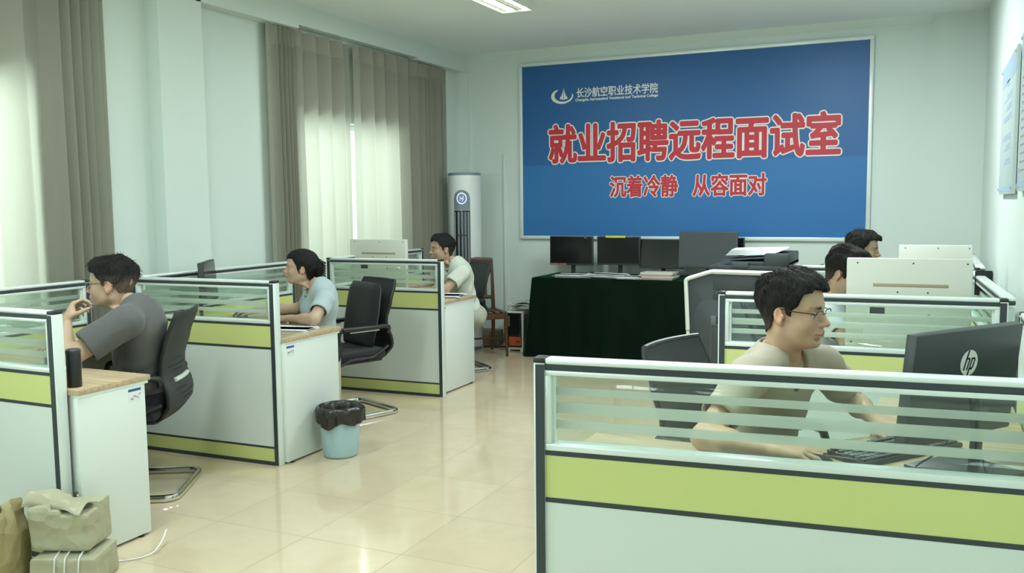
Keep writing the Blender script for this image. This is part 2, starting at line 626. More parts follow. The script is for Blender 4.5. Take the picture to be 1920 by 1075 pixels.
curtain('curtain', 'long taupe curtain on the left edge, tight folds at its right end', [(1.2, 2.2, 6, .035), (2.2, 3.74, 5, .056), (3.74, 4.09, 5, .036)], -4.685, 2.93)
curtain('curtain', 'taupe curtain right of the pillar, behind the woman, tight folds at its left end', [(5.60, 5.70, 1, .02), (5.70, 5.95, 5, .034), (5.95, 6.69, 4, .052)], -4.685, 2.93)
curtain('curtain', 'taupe curtain beside the standing air conditioner, bright daylight at its left edge', [(6.75, 7.80, 5, .052), (7.80, 7.95, 1, .03), (7.95, 8.25, 5, .034), (8.25, 8.44, 1, .025)], -4.685, 2.935)

# ------------------------------------------------------------------ ceiling lights (grille troffers)
def ceiling_light(x, y, label, power):
    r = thing('ceiling_light', label, 'light', (x, y, ZC), 0, 'twin tube grille lights in the ceiling')
    W, D, H = .145, .60, .05
    b = B()
    for (a0, a1, c0, c1) in ((-W, W, -D, -D + .012), (-W, W, D - .012, D), (-W, -W + .012, -D + .012, D - .012), (W - .012, W, -D + .012, D - .012)):
        box(b, a0, a1, c0, c1, -H, 0)
    obj('frame', b, MT['offwhite'], r)
    b = B()
    for s in (-1, 1):                     # two parabolic troughs
        P = []
        for k in range(9):
            t = -1 + 2 * k / 8
            P.append([Vector((s * W * .5 + t * W * .46, yy, -.006 - .03 * t * t)) for yy in (-D + .014, D - .014)])
        grid(b, P)
    obj('reflector', b, MT['offwhite'], r)
    for s in (-1, 1):
        b = B()
        tube(b, [(s * W * .5, -D + .03, -.030), (s * W * .5, D - .03, -.030)], .011, 12)
        obj('fluorescent_tube', b, MT['lamp_on'], r)
    b = B()
    for k in range(14):
        y0 = -D + 2 * D * (k + 1) / 15
        box(b, -W + .012, W - .012, y0 - .0015, y0 + .0015, -.046, -.018)
    obj('louver', b, MT['chrome'], r)
    if power:
        area('lamp_light', (x, y, ZC - .06), (x, y, 0), .26, 1.1, power, (0.89, 1.0, 1.01))
    return r
for (x, y, pw_) in ((-3.11, 6.24, 15), (-0.95, 6.24, 50), (-3.11, 2.6, 24), (-0.95, 2.6, 34), (-2.0, -.8, 5)):
    ceiling_light(x, y, 'narrow grille ceiling light, switched on, cut by the top edge of the photo' if (y == 6.24 and x < -2) else 'narrow grille ceiling light fitted in the ceiling out of view', pw_)

# ================================================================== furniture
def divider(label, p0, p1, dz=0.0, start_post=True, end_post=True, cap=True, group='glass topped desk dividers'):
    """low office divider: posts, rails, striped glass, yellow and white panels. p0,p1 = floor ends"""
    p0, p1 = Vector((*p0, 0)), Vector((*p1, 0))
    d = p1 - p0
    L = d.length
    r = thing('desk_divider', label, 'divider', p0, math.atan2(d.y, d.x), group)
    T = .024                                     # half thickness
    pw = .016                                    # post half width
    x0 = 2 * pw if start_post else 0.0
    x1 = L - 2 * pw if end_post else L
    mid = .813 + dz
    def post(c, out):
        b = B()
        box(b, c - pw, c + pw, -T - .002, T + .002, 0.0, 1.076, bev=.003)
        o = obj('post', b, MT['alu'], r)
        e0, e1 = (c - pw + .006, c + pw) if out < 0 else (c - pw, c + pw - .006)
        for s in (-1, 1):
            b = B()
            box(b, e0, e1, s * (T + .001), s * (T + .0042), 0.004, 1.072)
            obj('dark_strip', b, MT['dark_strip'], o)
        b = B()
        box(b, c - pw - .002, c + pw + .001, -T - .003, T + .003, 1.076, 1.091, bev=.005)
        obj('cap', b, MT['capm'], o)
    if start_post: post(pw, -1)
    if end_post: post(L - pw, 1)
    b = B()
    box(b, x0, x1, -T - .001, T + .001, 1.072, 1.090, bev=.007, seg=3)
    obj('top_rail', b, MT['alu'], r)
    for (z0, z1, e) in ((1.058, 1.073, .001), (mid, mid + .014, .002), (mid - .136, mid - .122, .002), (.100, .112, .002), (.0, .022, -.001)):
        b = B()
        box(b, x0, x1, -T + e, T - e, z0, z1)
        obj('dark_strip', b, MT['dark_strip'], r)
    g0, g1 = mid + .014, 1.056
    b = B()
    box(b, x0, x1, -T + .001, T - .001, g1 - .014, g1, bev=.002)
    box(b, x0, x1, -T, T, g0, g0 + .020, bev=.003)
    box(b, x0, x0 + .018, -T + .001, T - .001, g0 + .02, g1 - .014, bev=.002)
    box(b, x1 - .018, x1, -T + .001, T - .001, g0 + .02, g1 - .014, bev=.002)
    box(b, x0 + .018, x0 + .028, -.010, .010, g0 + .02, g1 - .014)
    box(b, x1 - .028, x1 - .018, -.010, .010, g0 + .02, g1 - .014)
    obj('glazing_frame', b, MT['alu'], r)
    # the pane, with three frosted stripes
    a0, a1 = g0 + .018, g1 - .012
    H = a1 - a0
    cuts = [(0, .215, 0), (.215, .335, 1), (.335, .435, 0), (.435, .59, 1), (.59, .70, 0), (.70, .805, 1), (.805, 1, 0)]
    b = B()
    for (u, v, k) in cuts:
        box(b, x0 + .016, x1 - .016, -.003, .003, a0 + H * u, a0 + H * v, mi=k)
    bmesh.ops.remove_doubles(b, verts=b.verts, dist=1e-5)
    # drop the inner faces where two stripes meet
    kill = [f for f in b.faces if abs(f.normal.z) > .9 and a0 + .001 < f.calc_center_median().z < a1 - .001]
    bmesh.ops.delete(b, geom=kill, context='FACES')
    obj('glass_pane', b, [MT['clear'], MT['frost']], r, smooth=0)
    for nm, z0, z1, m in (('upper_panel', mid - .122, mid, 'yellow_panel'), ('lower_panel', .112, mid - .136, 'white_panel'), ('base_panel', .022, .100, 'yellow_panel')):
        b = B()
        box(b, x0, x1, -T + .003, T - .003, z0, z1)
        obj(nm, b, MT[m], r)
    return r

D_A = divider('divider nearest the window curtain, in front of the man in the grey t-shirt', (-4.56, 2.588), (-3.315, 2.584))
D_B = divider('divider in front of the woman, left of the blue bin', (-4.50, 4.065), (-3.412, 4.098), .012)
D_C = divider('divider in front of the cream computer at the far left desk', (-4.50, 6.060), (-3.445, 6.109), .012)
divider('wall-side divider at the left edge, below the long curtain', (-4.585, 2.66), (-4.600, 3.80), 0, False, True)
divider('wall-side divider along the window wall, left of the woman', (-4.53, 4.14), (-4.535, 5.64), .012, False, True)
divider('wall-side divider behind the cream computer at the far left desk', (-4.53, 6.13), (-4.535, 7.62), .012, False, True)
D_D = divider('large divider in the right foreground', (-1.000, 2.300), (.32, 2.440))
D_E = divider('divider behind the man in the beige t-shirt', (-.915, 4.331), (.315, 4.397))
D_F = divider('farthest divider on the right, beyond the two dark-haired men', (-.86, 6.25), (.29, 6.31))
divider('wall-side divider along the right wall, nearest the camera', (.335, 2.56), (.345, 3.9), 0, False, True)
divider('wall-side divider along the right wall, right of the cream computer', (.325, 4.44), (.245, 6.10), 0, False, True)
divider('wall-side divider along the right wall, beyond the farthest cross divider', (.300, 6.40), (.30, 7.9), 0, False, True)

def desk(label, x0, x1, y0, y1, end='x1', ret=None, legs=True, rot=0, origin=None, sticker=True, stick_at=.06, gap=True):
    """desk top along a divider with a white end panel at its aisle end; ret=(x0,x1,y0,y1) a return wing"""
    r = thing('office_desk', label, 'desk', ((x0 + x1) / 2 if origin is None else origin[0], y0 if origin is None else origin[1], 0), rot, 'wood topped office desks')
    ox, oy = r.location.x, r.location.y
    X0, X1, Y0, Y1 = x0 - ox, x1 - ox, y0 - oy, y1 - oy
    b = B()
    if ret:
        R = [q - (ox if i < 2 else oy) for i, q in enumerate(ret)]
        if R[0] < (X0 + X1) / 2 - .01 and R[0] <= X0 + .05:
            poly = [(X0, Y0), (X1, Y0), (X1, Y1), (R[1] + .16, Y1), (R[1], Y1 + .16), (R[1], R[3]), (X0, R[3])]
        else:
            poly = [(X0, Y0), (X1, Y0), (X1, R[3]), (R[0], R[3]), (R[0], Y1 + .3), (R[0] - .3, Y1), (X0, Y1)]
    else:
        poly = [(X0, Y0), (X1, Y0), (X1, Y1), (X0, Y1)]
    prism(b, poly, 'z', .725, .750, bev=.002)
    obj('desktop', b, MT['wood'], r)
    xe = X1 if end == 'x1' else X0
    s = -1 if end == 'x1' else 1
    b = B()
    box(b, xe + s * .006, xe + s * .03, Y0 - .002, Y1 - .03, 0.012, .712, bev=.002)
    p = obj('end_panel', b, MT['white_panel'], r)
    b = B()
    box(b, xe + s * .004, xe + s * .032, Y0 + .004, Y1 - .012, .712, .725)
    obj('trim', b, MT['alu'], r)
    b = B()
    for yy in (Y0 + .05, Y1 - .08):
        lathe(b, [(.014, 0), (.014, .012)], xe + s * .018, yy, 12)
    obj('foot', b, MT['rubber'], r)
    # the far end: a leg frame or panel
    b = B()
    xo = X0 if end == 'x1' else X1
    if ret:
        yb = ret[3] - oy
        box(b, min(xo, xo - s * -.45), max(xo, xo - s * -.45), yb - .03, yb - .008, 0.0, .725) if False else box(b, (ret[0] - ox) + .02, (ret[1] - ox) - .02, yb - .035, yb - .012, 0, .725, bev=.002)
    else:
        box(b, xo + .0 if xo < 0 else xo - .025, xo + .025 if xo < 0 else xo, Y0 + .01, Y1 - .03, 0, .725, bev=.002)
    obj('side_panel', b, MT['white_panel'], r)
    b = B()
    box(b, X0 + .03, X1 - .04, Y0 + .01, Y0 + .026, .30, .725)
    obj('modesty_panel', b, MT['white_panel'], r)
    if sticker:
        # asset label: blue head, dark handwriting
        ys = Y1 - .03 - stick_at
        xx = xe - s * -.006
        xx = xe + s * .006
        o = -s * .001
        b = B()
        box(b, xx, xx + o, ys - .035, ys + .035, .640, .700)
        t = obj('asset_label', b, MT['paper'], r)
        b = B()
        box(b, xx + o, xx + o * 1.6, ys - .035, ys + .035, .688, .700)
        obj('label_header', b, MT['label_blue'], t)
        b = B()
        rnd = random.Random(int(abs(x0) * 1000))
        for k in range(7):
            yy = ys - .026 + .008 * k
            z = .655 + rnd.uniform(0, .018)
            tube(b, [(xx + o * 1.5, yy, z), (xx + o * 1.5, yy + .005, z + rnd.uniform(-.006, .01)), (xx + o * 1.5, yy + .009, z + rnd.uniform(-.01, .008))], .0011, 5)
        obj('handwriting', b, MT['ink'], t)
    return r

desk('office desk of the man in the grey t-shirt, black canister on it', -4.56, -3.255, 2.613, 3.005, 'x1', (-4.56, -4.10, 3.0, 3.72))
desk('office desk of the woman, behind the blue bin', -4.505, -3.385, 4.125, 4.675, 'x1', (-4.505, -4.08, 4.67, 5.55), stick_at=.47)
desk('office desk at the far left, papers near its aisle end', -4.505, -3.485, 6.135, 6.745, 'x1', (-4.505, -4.12, 6.74, 7.5), stick_at=.53)
desk('office desk behind the large foreground divider, under the black monitor', -1.0, .30, 2.480, 2.80, 'x0', (-.16, .30, 2.79, 3.75), sticker=False)
desk('office desk under the large cream computer on the right', -.86, .19, 4.43, 4.93, 'x0', (-.14, .19, 4.92, 5.9), sticker=False)
desk('farthest office desk on the right, beyond the farthest cross divider', -.82, .27, 6.36, 6.90, 'x0', (-.08, .27, 6.89, 7.7), sticker=False)

# ------------------------------------------------------------------ office chairs
def make_chair(label, cushion=False):
    r = thing('office_chair', label, 'chair', (0, 0, 0), 0, 'black cantilever office chairs')
    # seat
    b = B()
    P = []
    for i in range(13):
        u = -1 + 2 * i / 12
        row = []
        for k in range(20):
            a = 2 * PI * k / 20
            ex = 0.24 * math.copysign(abs(math.cos(a)) ** .5, math.cos(a))
            row.append((ex, a))
        P.append(row)
    box(b, -.22, .25, -.235, .235, .415, .492, bev=.035, seg=5)
    for v in b.verts:
        if v.co.z > .46: v.co.z += .012 * (1 - (v.co.x / .25) ** 2) * (1 - (v.co.y / .24) ** 2) - (.02 if v.co.x > .2 else 0)
    obj('seat', b, MT['black_fabric'], r)
    b = B()
    box(b, -.20, .20, -.21, .21, .395, .418, bev=.01)
    obj('seat_pan', b, MT['black'], r)
    # backrest: curved shell
    tab_x = [(0, -.185), (.06, -.235), (.16, -.275), (.27, -.272), (.43, -.238), (.55, -.240), (.75, -.272), (1, -.325)]
    tab_w = [(0, .165), (.08, .200), (.2, .225), (.35, .218), (.48, .205), (.7, .222), (.93, .215), (1, .200)]
    def ip(t, v):
        for (a, x), (c, y) in zip(t, t[1:]):
            if v <= c:
                s = (v - a) / (c - a)
                s = s * s * (3 - 2 * s) * .4 + s * .6
                return x + (y - x) * s
        return t[-1][1]
    def bp(u, v, off):
        x = ip(tab_x, v) - .028 * (1 - u * u) + off
        return Vector((x, u * ip(tab_w, v), .40 + .57 * v))
    NU, NV = 14, 26
    b = B()
    F = [[bp(-1 + 2 * i / NU, j / NV, .011) for j in range(NV + 1)] for i in range(NU + 1)]
    K = [[bp(-1 + 2 * i / NU, j / NV, -.011) for j in range(NV + 1)] for i in range(NU + 1)]
    VF = grid(b, F, flip=False)
    VK = grid(b, K, flip=True)
    for i in range(NU):
        b.faces.new([VF[i][0], VF[i + 1][0], VK[i + 1][0], VK[i][0]])
        b.faces.new([VF[i][NV], VK[i][NV], VK[i + 1][NV], VF[i + 1][NV]])
    for j in range(NV):
        b.faces.new([VF[0][j], VK[0][j], VK[0][j + 1], VF[0][j + 1]])
        b.faces.new([VF[NU][j], VF[NU][j + 1], VK[NU][j + 1], VK[NU][j]])
    bmesh.ops.recalc_face_normals(b, faces=b.faces)
    br = obj('backrest', b, MT['mesh_grey'], r, smooth=50)
    # rim around the shell
    b = B()
    loop = [bp(-1, j / 20, 0) for j in range(21)] + [bp(-1 + 2 * i / 8, 1, 0) for i in range(1, 8)] + [bp(1, 1 - j / 20, 0) for j in range(21)] 
    tube(b, loop, .0125, 8)
    obj('backrest_rim', b, MT['black'], r)
    # slots and the pale pull handle on the rear of the shell
    b = B()
    for (v, u0, u1) in ((.56, -.15, .5), (.50, -.5, .75), (.455, -.2, .45), (.29, .0, .65), (.235, -.6, .6), (.19, -.45, .3)):
        tube(b, [bp(u0 + (u1 - u0) * t / 6, v + .006 * t / 6, -.0105) for t in range(7)], .005, 6, flat=.7)
    obj('slot', b, MT['rubber'], br)
    b = B()
    tube(b, [bp(-.55 + 1.1 * t / 8, .375, -.013) for t in range(9)], .013, 10, flat=1.0)
    obj('pull_handle', b, MT['offwhite'], br)
    # arms
    for s in (-1, 1):
        b = B()
        y = s * .262
        box(b, -.20, .17, y - .026, y + .026, .640, .668, bev=.010, seg=3)
        a = obj('armrest', b, MT['black'], r)
        b = B()
        tube(b, fillet([(.15, y, .65), (.185, y, .645), (.20, y, .60), (.195, y, .53)], .03), .020, 10, flat=.75)
        obj('arm_bracket', b, MT['black'], a)
        b = B()
        tube(b, fillet([(-.19, y, .650), (-.24, y * .93, .645), (-.235, y * .86, .60)], .03), .016, 8)
        obj('arm_bracket', b, MT['black'], a)
        b = B()
        tube(b, fillet([(.10, y, .632), (-.14, y, .632)], .01), .006, 6)
        obj('arm_insert', b, MT['alu'], a)
    # cantilever tube frame
    b = B()
    path = []
    R = .262
    pts = [(.197, -R, .60), (.212, -R, .020), (-.30, -R, .020), (-.30, R, .020), (.212, R, .020), (.197, R, .60)]
    tube(b, fillet(pts, .075, 6), .0155, 10, flat=1.25, flat_axis=None)
    obj('cantilever_frame', b, MT['chrome'], r)
    b = B()
    for x in (-.08, .10):
        tube(b, [(x, -R, .44), (x, -.18, .402), (x, .18, .402), (x, R, .44)], .010, 8)
    for s in (-1, 1):
        tube(b, fillet([(.203, s * R, .40), (.10, s * R, .44), (-.08, s * R, .44), (-.24, s * .22, .50)], .04), .011, 8)
    obj('seat_support', b, MT['black'], r)
    if cushion: pass
    return r

chair0 = make_chair('office chair behind the man in grey, showing a white pull handle')
chair0.location = (-3.885, 3.43, 0); chair0.rotation_euler = (0, 0, math.atan2(-.50, -.86))
CH_B = dup(chair0, (-3.845, 5.33, 0), math.atan2(-.92, -.39), 'office chair between the woman and the far left divider, loose cushion on its back')
CH_C = dup(chair0, (-3.98, 7.17, 0), math.atan2(-.80, -.60), 'office chair behind the man at the far left desk, by the wooden chair')
CH_D = dup(chair0, (-.60, 3.36, 0), math.atan2(-.27, .96), 'office chair behind the man in the beige t-shirt')

# loose cushion leaning on chair B's backrest
def cushion(loc, rz):
    r = thing('back_cushion', 'black fabric cushion leaning on the empty backrest behind the woman', 'cushion', loc, rz)
    b = B()
    nu, nv = 16, 18
    def pt(u, v, s):
        w = .195 + .018 * math.sin(PI * v) - .05 * max(0, v - .9) / .1 * .4
        t = .035 * ((1 - abs(u) ** 6) * (1 - abs(2 * v - 1) ** 8)) ** .5
        return Vector((s * t - .085 * (v - .2) ** 1.0 - .0, u * w, .46 * v))
    for s in (-1, 1):
        grid(b, [[pt(-1 + 2 * i / nu, j / nv, s) for j in range(nv + 1)] for i in range(nu + 1)], flip=(s < 0))
    bmesh.ops.remove_doubles(b, verts=b.verts, dist=1e-4)
    obj('pad', b, MT['black_fabric'], r, smooth=60)
    return r
_f = Vector((-.39, -.92, 0)).normalized()
cushion((-3.845 - _f.x * .140, 5.33 - _f.y * .140, .497), math.atan2(-.92, -.39))

# ------------------------------------------------------------------ monitors
def flat_monitor(name, label, loc, rz, W, H, zc, tilt=0, screen_z=None, base=True, group=None, rear=True):
    """screen faces local +x, centre of screen zc above loc"""
    r = thing(name, label, 'monitor', loc, rz, group)
    T = Matrix.Translation((0, 0, zc)) @ Matrix.Rotation(tilt, 4, 'Y')
    b = B()
    box(b, -.018, .016, -W / 2, W / 2, -H / 2, H / 2, bev=.004, M=T)
    t = B()
    o = obj('housing', b, MT['dgrey2'], r)
    b = B()
    box(b, .0162, .0175, -W / 2 + .008, W / 2 - .008, -H / 2 + .018, H / 2 - .008, M=T)
    obj('screen', b, MT['screen'], r)
    if rear:
        b = B()
        box(b, -.045, -.018, -.11, .11, -H / 2 + .03, .06, bev=.008, M=T)
        obj('rear_housing', b, MT['black'], r)
    if base:
        b = B()
        tube(b, [(-.045, 0, zc - .02), (-.055, 0, zc - H / 2), (-.05, 0, .012)], .022, 10, flat=.6, flat_axis=(1, 0, 0))
        obj('stand', b, MT['black'], r)
        b = B()
        box(b, -.14, .09, -.115, .115, 0, .012, bev=.005)
        obj('base', b, MT['black'], r)
    return r, T

# the big black monitor in the right foreground (its back faces the camera)
mon_rz = math.atan2(.59, -.81)
HP, T = flat_monitor('monitor', 'black monitor with a round white badge, right foreground', (.090, 2.80, .752), mon_rz, .472, .315, .252, tilt=-.10, rear=False)
# round badge with two slanted letters
b = B()
n = 40
rr_ = .037
ring = [b.verts.new(T @ Vector((-.0195, rr_ * math.cos(2 * PI * k / n), .062 + rr_ * math.sin(2 * PI * k / n)))) for k in range(n)]
ring2 = [b.verts.new(T @ Vector((-.0175, rr_ * math.cos(2 * PI * k / n), .062 + rr_ * math.sin(2 * PI * k / n)))) for k in range(n)]
b.faces.new(ring)
for k in range(n): b.faces.new([ring[k], ring2[k], ring2[(k + 1) % n], ring[(k + 1) % n]])
bmesh.ops.recalc_face_normals(b, faces=b.faces)
badge = obj('badge', b, MT['sign_white'], HP, smooth=0)
b = B()
def stroke(pts, wd):
    # thin slanted strokes lying on the badge (y to the left seen from behind)
    for (a, c) in zip(pts, pts[1:]):
        a, c = Vector(a), Vector(c)
        d = (c - a).normalized(); nrm = Vector((-d.y, d.x)) * wd / 2
        a2, c2 = a - d * wd * .2, c + d * wd * .2
        q = [a2 + nrm, c2 + nrm, c2 - nrm, a2 - nrm]
        f = b.faces.new([b.verts.new(T @ Vector((-.0202, -p.x, .062 + p.y))) for p in q])
S = lambda x, y: (x + y * .30, y)
stroke([S(-.017, -.019), S(-.017, .036)], .0058)                                   # h stem runs to the rim
stroke([S(-.017, .013), S(-.006, .013), S(-.003, .009), S(-.003, -.019)], .0052)
stroke([S(.007, -.036), S(.007, .013)], .0058)                                     # p stem runs to the rim
stroke([S(.007, .012), S(.017, .012), S(.020, .008), S(.020, -.012), S(.017, -.017), S(.007, -.017)], .0052)
obj('badge_lettering', b, MT['screen'], badge, smooth=0)

# woman's monitor
flat_monitor('monitor', 'slim dark monitor on the desk of the woman', (-4.33, 4.52, .752), math.atan2(.55, .83), .42, .27, .275, tilt=-.08)

# cream all-in-one computers seen from the back
def aio(label, loc, rz, W, H, z0, stand=True, group='cream all-in-one computers'):
    """back faces local -y"""
    r = thing('computer', label, 'computer', loc, rz, group)
    b = B()
    box(b, -W / 2, W / 2, -.022, .022, z0, z0 + H, bev=.006)
    o = obj('housing', b, MT['cream'], r)
    b = B()
    box(b, -W / 2 + .012, W / 2 - .012, .0215, .0235, z0 + .03, z0 + H - .015)
    obj('screen', b, MT['screen'], r)
    b = B()
    box(b, -W * .28, W * .32, -.0235, -.020, z0 + H * .70, z0 + H * .735, bev=.0015)
    obj('vent', b, mat('vent_tan', (.36, .32, .2), .5), o)
    b = B()
    for (u, v) in ((-.41, .95), (.04, .95), (.46, .95), (-.08, .645), (.16, .645), (.455, .60), (-.45, .60), (-.45, .10), (.44, .12), (.0, .30)):
        t = bmesh.new()
        bmesh.ops.create_circle(t, cap_ends=True, radius=.0042, segments=10)
        merge(b, t, 0, Matrix.Translation((u * W, -.0226, z0 + v * H)) @ Matrix.Rotation(PI / 2, 4, 'X'))
    obj('screw', b, MT['ink'], o)
    b = B()
    box(b, -W * .30, -W * .18, -.0245, -.021, z0 + H * .40, z0 + H * .48)
    obj('rating_plate', b, MT['dgrey2'], o)
    b = B()
    for k, u in enumerate((.16, .22, .26, .33)):
        box(b, W * u, W * u + .014, -.0245, -.021, z0 + H * .39, z0 + H * .39 + .009 + .004 * (k == 0))
    obj('port', b, MT['dgrey2'], o)
    b = B()
    box(b, -W * .36, W * .26, -.034, -.020, z0 + H * .03, z0 + H * .26, bev=.008)
    obj('foot_cover', b, MT['cream'], o)
    b = B()
    box(b, -.14, .14, -.09, .05, 0, .012, bev=.004)
    box(b, -.05, .05, -.03, -.01, .01, z0 + .05)
    obj('stand', b, MT['offwhite'], r)
    return r
aio('cream all-in-one computer at the far left desk, beside the man in the pale shirt', (-4.28, 6.48, .752), .03, .555, .42, .055)
aio('large cream all-in-one computer on the right, its back towards the camera', (-.09, 4.72, .752), .03, .555, .46, .026)
aio('cream all-in-one computer farthest away on the right, only its top showing', (.035, 6.72, .752), .03, .45, .43, .03)

# ------------------------------------------------------------------ keyboard, mouse
def keyboard(label, loc, rz):
    r = thing('keyboard', label, 'keyboard', loc, rz)
    b = B()
    prism(b, [(-.07, 0), (.07, 0), (.07, .022), (-.07, .014)], 'x', -.22, .22, bev=.003)
    obj('case', b, MT['black'], r)
    b = B()
    for row in range(6):
        y = .055 - row * .0205 - (.006 if row else 0)
        z = .0155 + (y + .07) / .14 * .0085
        for k in range(21):
            x = -.205 + k * .0195 + (.006 if k > 14 else 0) + (.006 if k > 17 else 0)
            if row == 5 and 4 < k < 9: continue
            box(b, x - .0080, x + .0080, y - .0083, y + .0083, z - .003, z + .0045, bev=.0015, seg=1)
        if row == 5: box(b, -.205 + 5 * .0195 - .008, -.205 + 8 * .0195 + .008, y - .0083, y + .0083, z - .003, z + .0045, bev=.0015, seg=1)
    obj('keys', b, mat('keycaps', (.03, .035, .037), .5), r)
    return r
keyboard('black keyboard on the desk behind the large foreground divider', (-.075, 2.93, .752), math.atan2(.80, .60))

def mouse(label, loc, rz):
    r = thing('mouse', label, 'mouse', loc, rz)
    b = B()
    t = bmesh.new()
    bmesh.ops.create_uvsphere(t, u_segments=20, v_segments=12, radius=1)
    for v in t.verts:
        v.co.z = max(0, v.co.z) if v.co.z > 0 else v.co.z * .15
        v.co = Vector((v.co.x * .055, v.co.y * .031 * (1 - .12 * (1 - v.co.x ** 2)), .003 + v.co.z * .034))
    merge(b, t)
    obj('shell', b, MT['black'], r)
    b = B()
    tube(b, [(.028, -.003, .0335), (.028, .003, .0335)], .006, 10)
    obj('wheel', b, MT['mgrey'], r)
    return r
mouse('black mouse under the right hand of the man in the beige t-shirt', (-.285, 2.690, .751), .15)
mouse('black mouse under the hand of the woman', (-4.335, 4.815, .751), math.atan2(-.3, -1))

def papers(label, loc, rz, w, h, n, seed, spread=.02, group='loose papers'):
    r = thing('paper_stack', label, 'papers', loc, rz, group)
    rnd = random.Random(seed)
    b = B()
    z = 0
    for k in range(n):
        t = rnd.uniform(.002, .005)
        M = Matrix.Translation((rnd.uniform(-spread, spread), rnd.uniform(-spread, spread), z)) @ Matrix.Rotation(rnd.uniform(-.12, .12) * (spread * 40), 4, 'Z')
        nx, ny = 6, 8
        P = [[M @ Vector((-w / 2 + w * i / nx, -h / 2 + h * j / ny, t + .006 * spread / .02 * max(0, abs(j / ny - .5) * 2 - .6) ** 1.5 * rnd.uniform(.4, 1))) for j in range(ny + 1)] for i in range(nx + 1)]
        grid(b, P)
        box(b, -w / 2, w / 2, -h / 2, h / 2, 0, t, M=M)
        z += t
    obj('sheets', b, MT['paper'], r, smooth=40)
    return r
papers('papers under the resting arm of the woman', (-3.60, 4.44, .751), .2, .30, .21, 3, 3, .012)
papers('papers stacked at the aisle end of the far left desk', (-3.66, 6.52, .751), .3, .30, .30, 6, 4, .02)
papers('sheet of paper under the forearm of the man in the beige t-shirt', (-.43, 2.58, .751), .1, .30, .20, 2, 5, .01)
papers('papers behind the glass at the left edge of the photo', (-3.78, 2.78, .751), .1, .30, .24, 6, 6, .02)
b = B(); box(b, -.16, .16, -.11, .11, 0, .018, bev=.004); o = obj('folder', b, MT['blueish']); o.location = (-3.86, 2.82, .752); o.rotation_euler = (0, 0, .3)
tag(o, 'teal folder lying behind the striped glass at the left edge', 'folder')
b = B(); box(b, -.05, .05, -.05, .05, 0, .05, bev=.006); o = obj('desk_box', b, MT['dgrey']); o.location = (-3.92, 3.05, .752); o.rotation_euler = (0, 0, .5)
tag(o, 'small dark box behind the left striped glass, beside the arm of the man in grey', 'box')

# black canister on desk A
r = thing('canister', 'black cylindrical canister on the desk beside the left foreground post', 'canister', (-3.335, 2.665, .752))
b = B(); lathe(b, [(.028, 0), (.030, .004), (.030, .150), (.027, .156)], 0, 0, 32); obj('body', b, MT['black'], r)
b = B(); lathe(b, [(.0302, .146), (.0308, .148), (.0308, .158), (.026, .164)], 0, 0, 32); obj('lid', b, MT['dgrey2'], r)

# red and blue trinket by A's elbow is left out of sight: pen pot on the far left desk
r = thing('pen_pot', 'dark mesh pen pot hooked over the right wall divider', 'pen pot', (.285, 5.72, .98), -.05)
b = B()
for (a0, a1, c0, c1) in ((-.045, .045, -.06, -.054), (-.045, .045, .054, .06), (-.045, -.039, -.054, .054), (.039, .045, -.054, .054)):
    box(b, a0, a1, c0, c1, 0, .13)
box(b, -.045, .045, -.06, .06, 0, .004)
obj('basket', b, MT['black'], r)
b = B(); tube(b, [(-.039, 0, .135), (-.06, 0, .135), (-.06, 0, .09)], .004, 6); obj('hook', b, MT['chrome'], r)

# cables behind the foreground monitor
b = B()
tube(b, fillet([(.10, 2.86, .90), (.05, 2.80, .80), (-.04, 2.72, .757), (.06, 2.62, .757), (.20, 2.64, .757), (.28, 2.72, .757)], .06, 6), .0028, 6)
tag(obj('cable', b, MT['black']), 'black cable curling over the desk by the foreground monitor stand', 'cable')
b = B()
tube(b, fillet([(.15, 2.90, .92), (.14, 2.80, .86), (.16, 2.70, .757), (.25, 2.60, .757)], .05, 6), .003, 6)
tag(obj('cable', b, MT['black']), 'black cable hanging straight down behind the foreground monitor', 'cable')

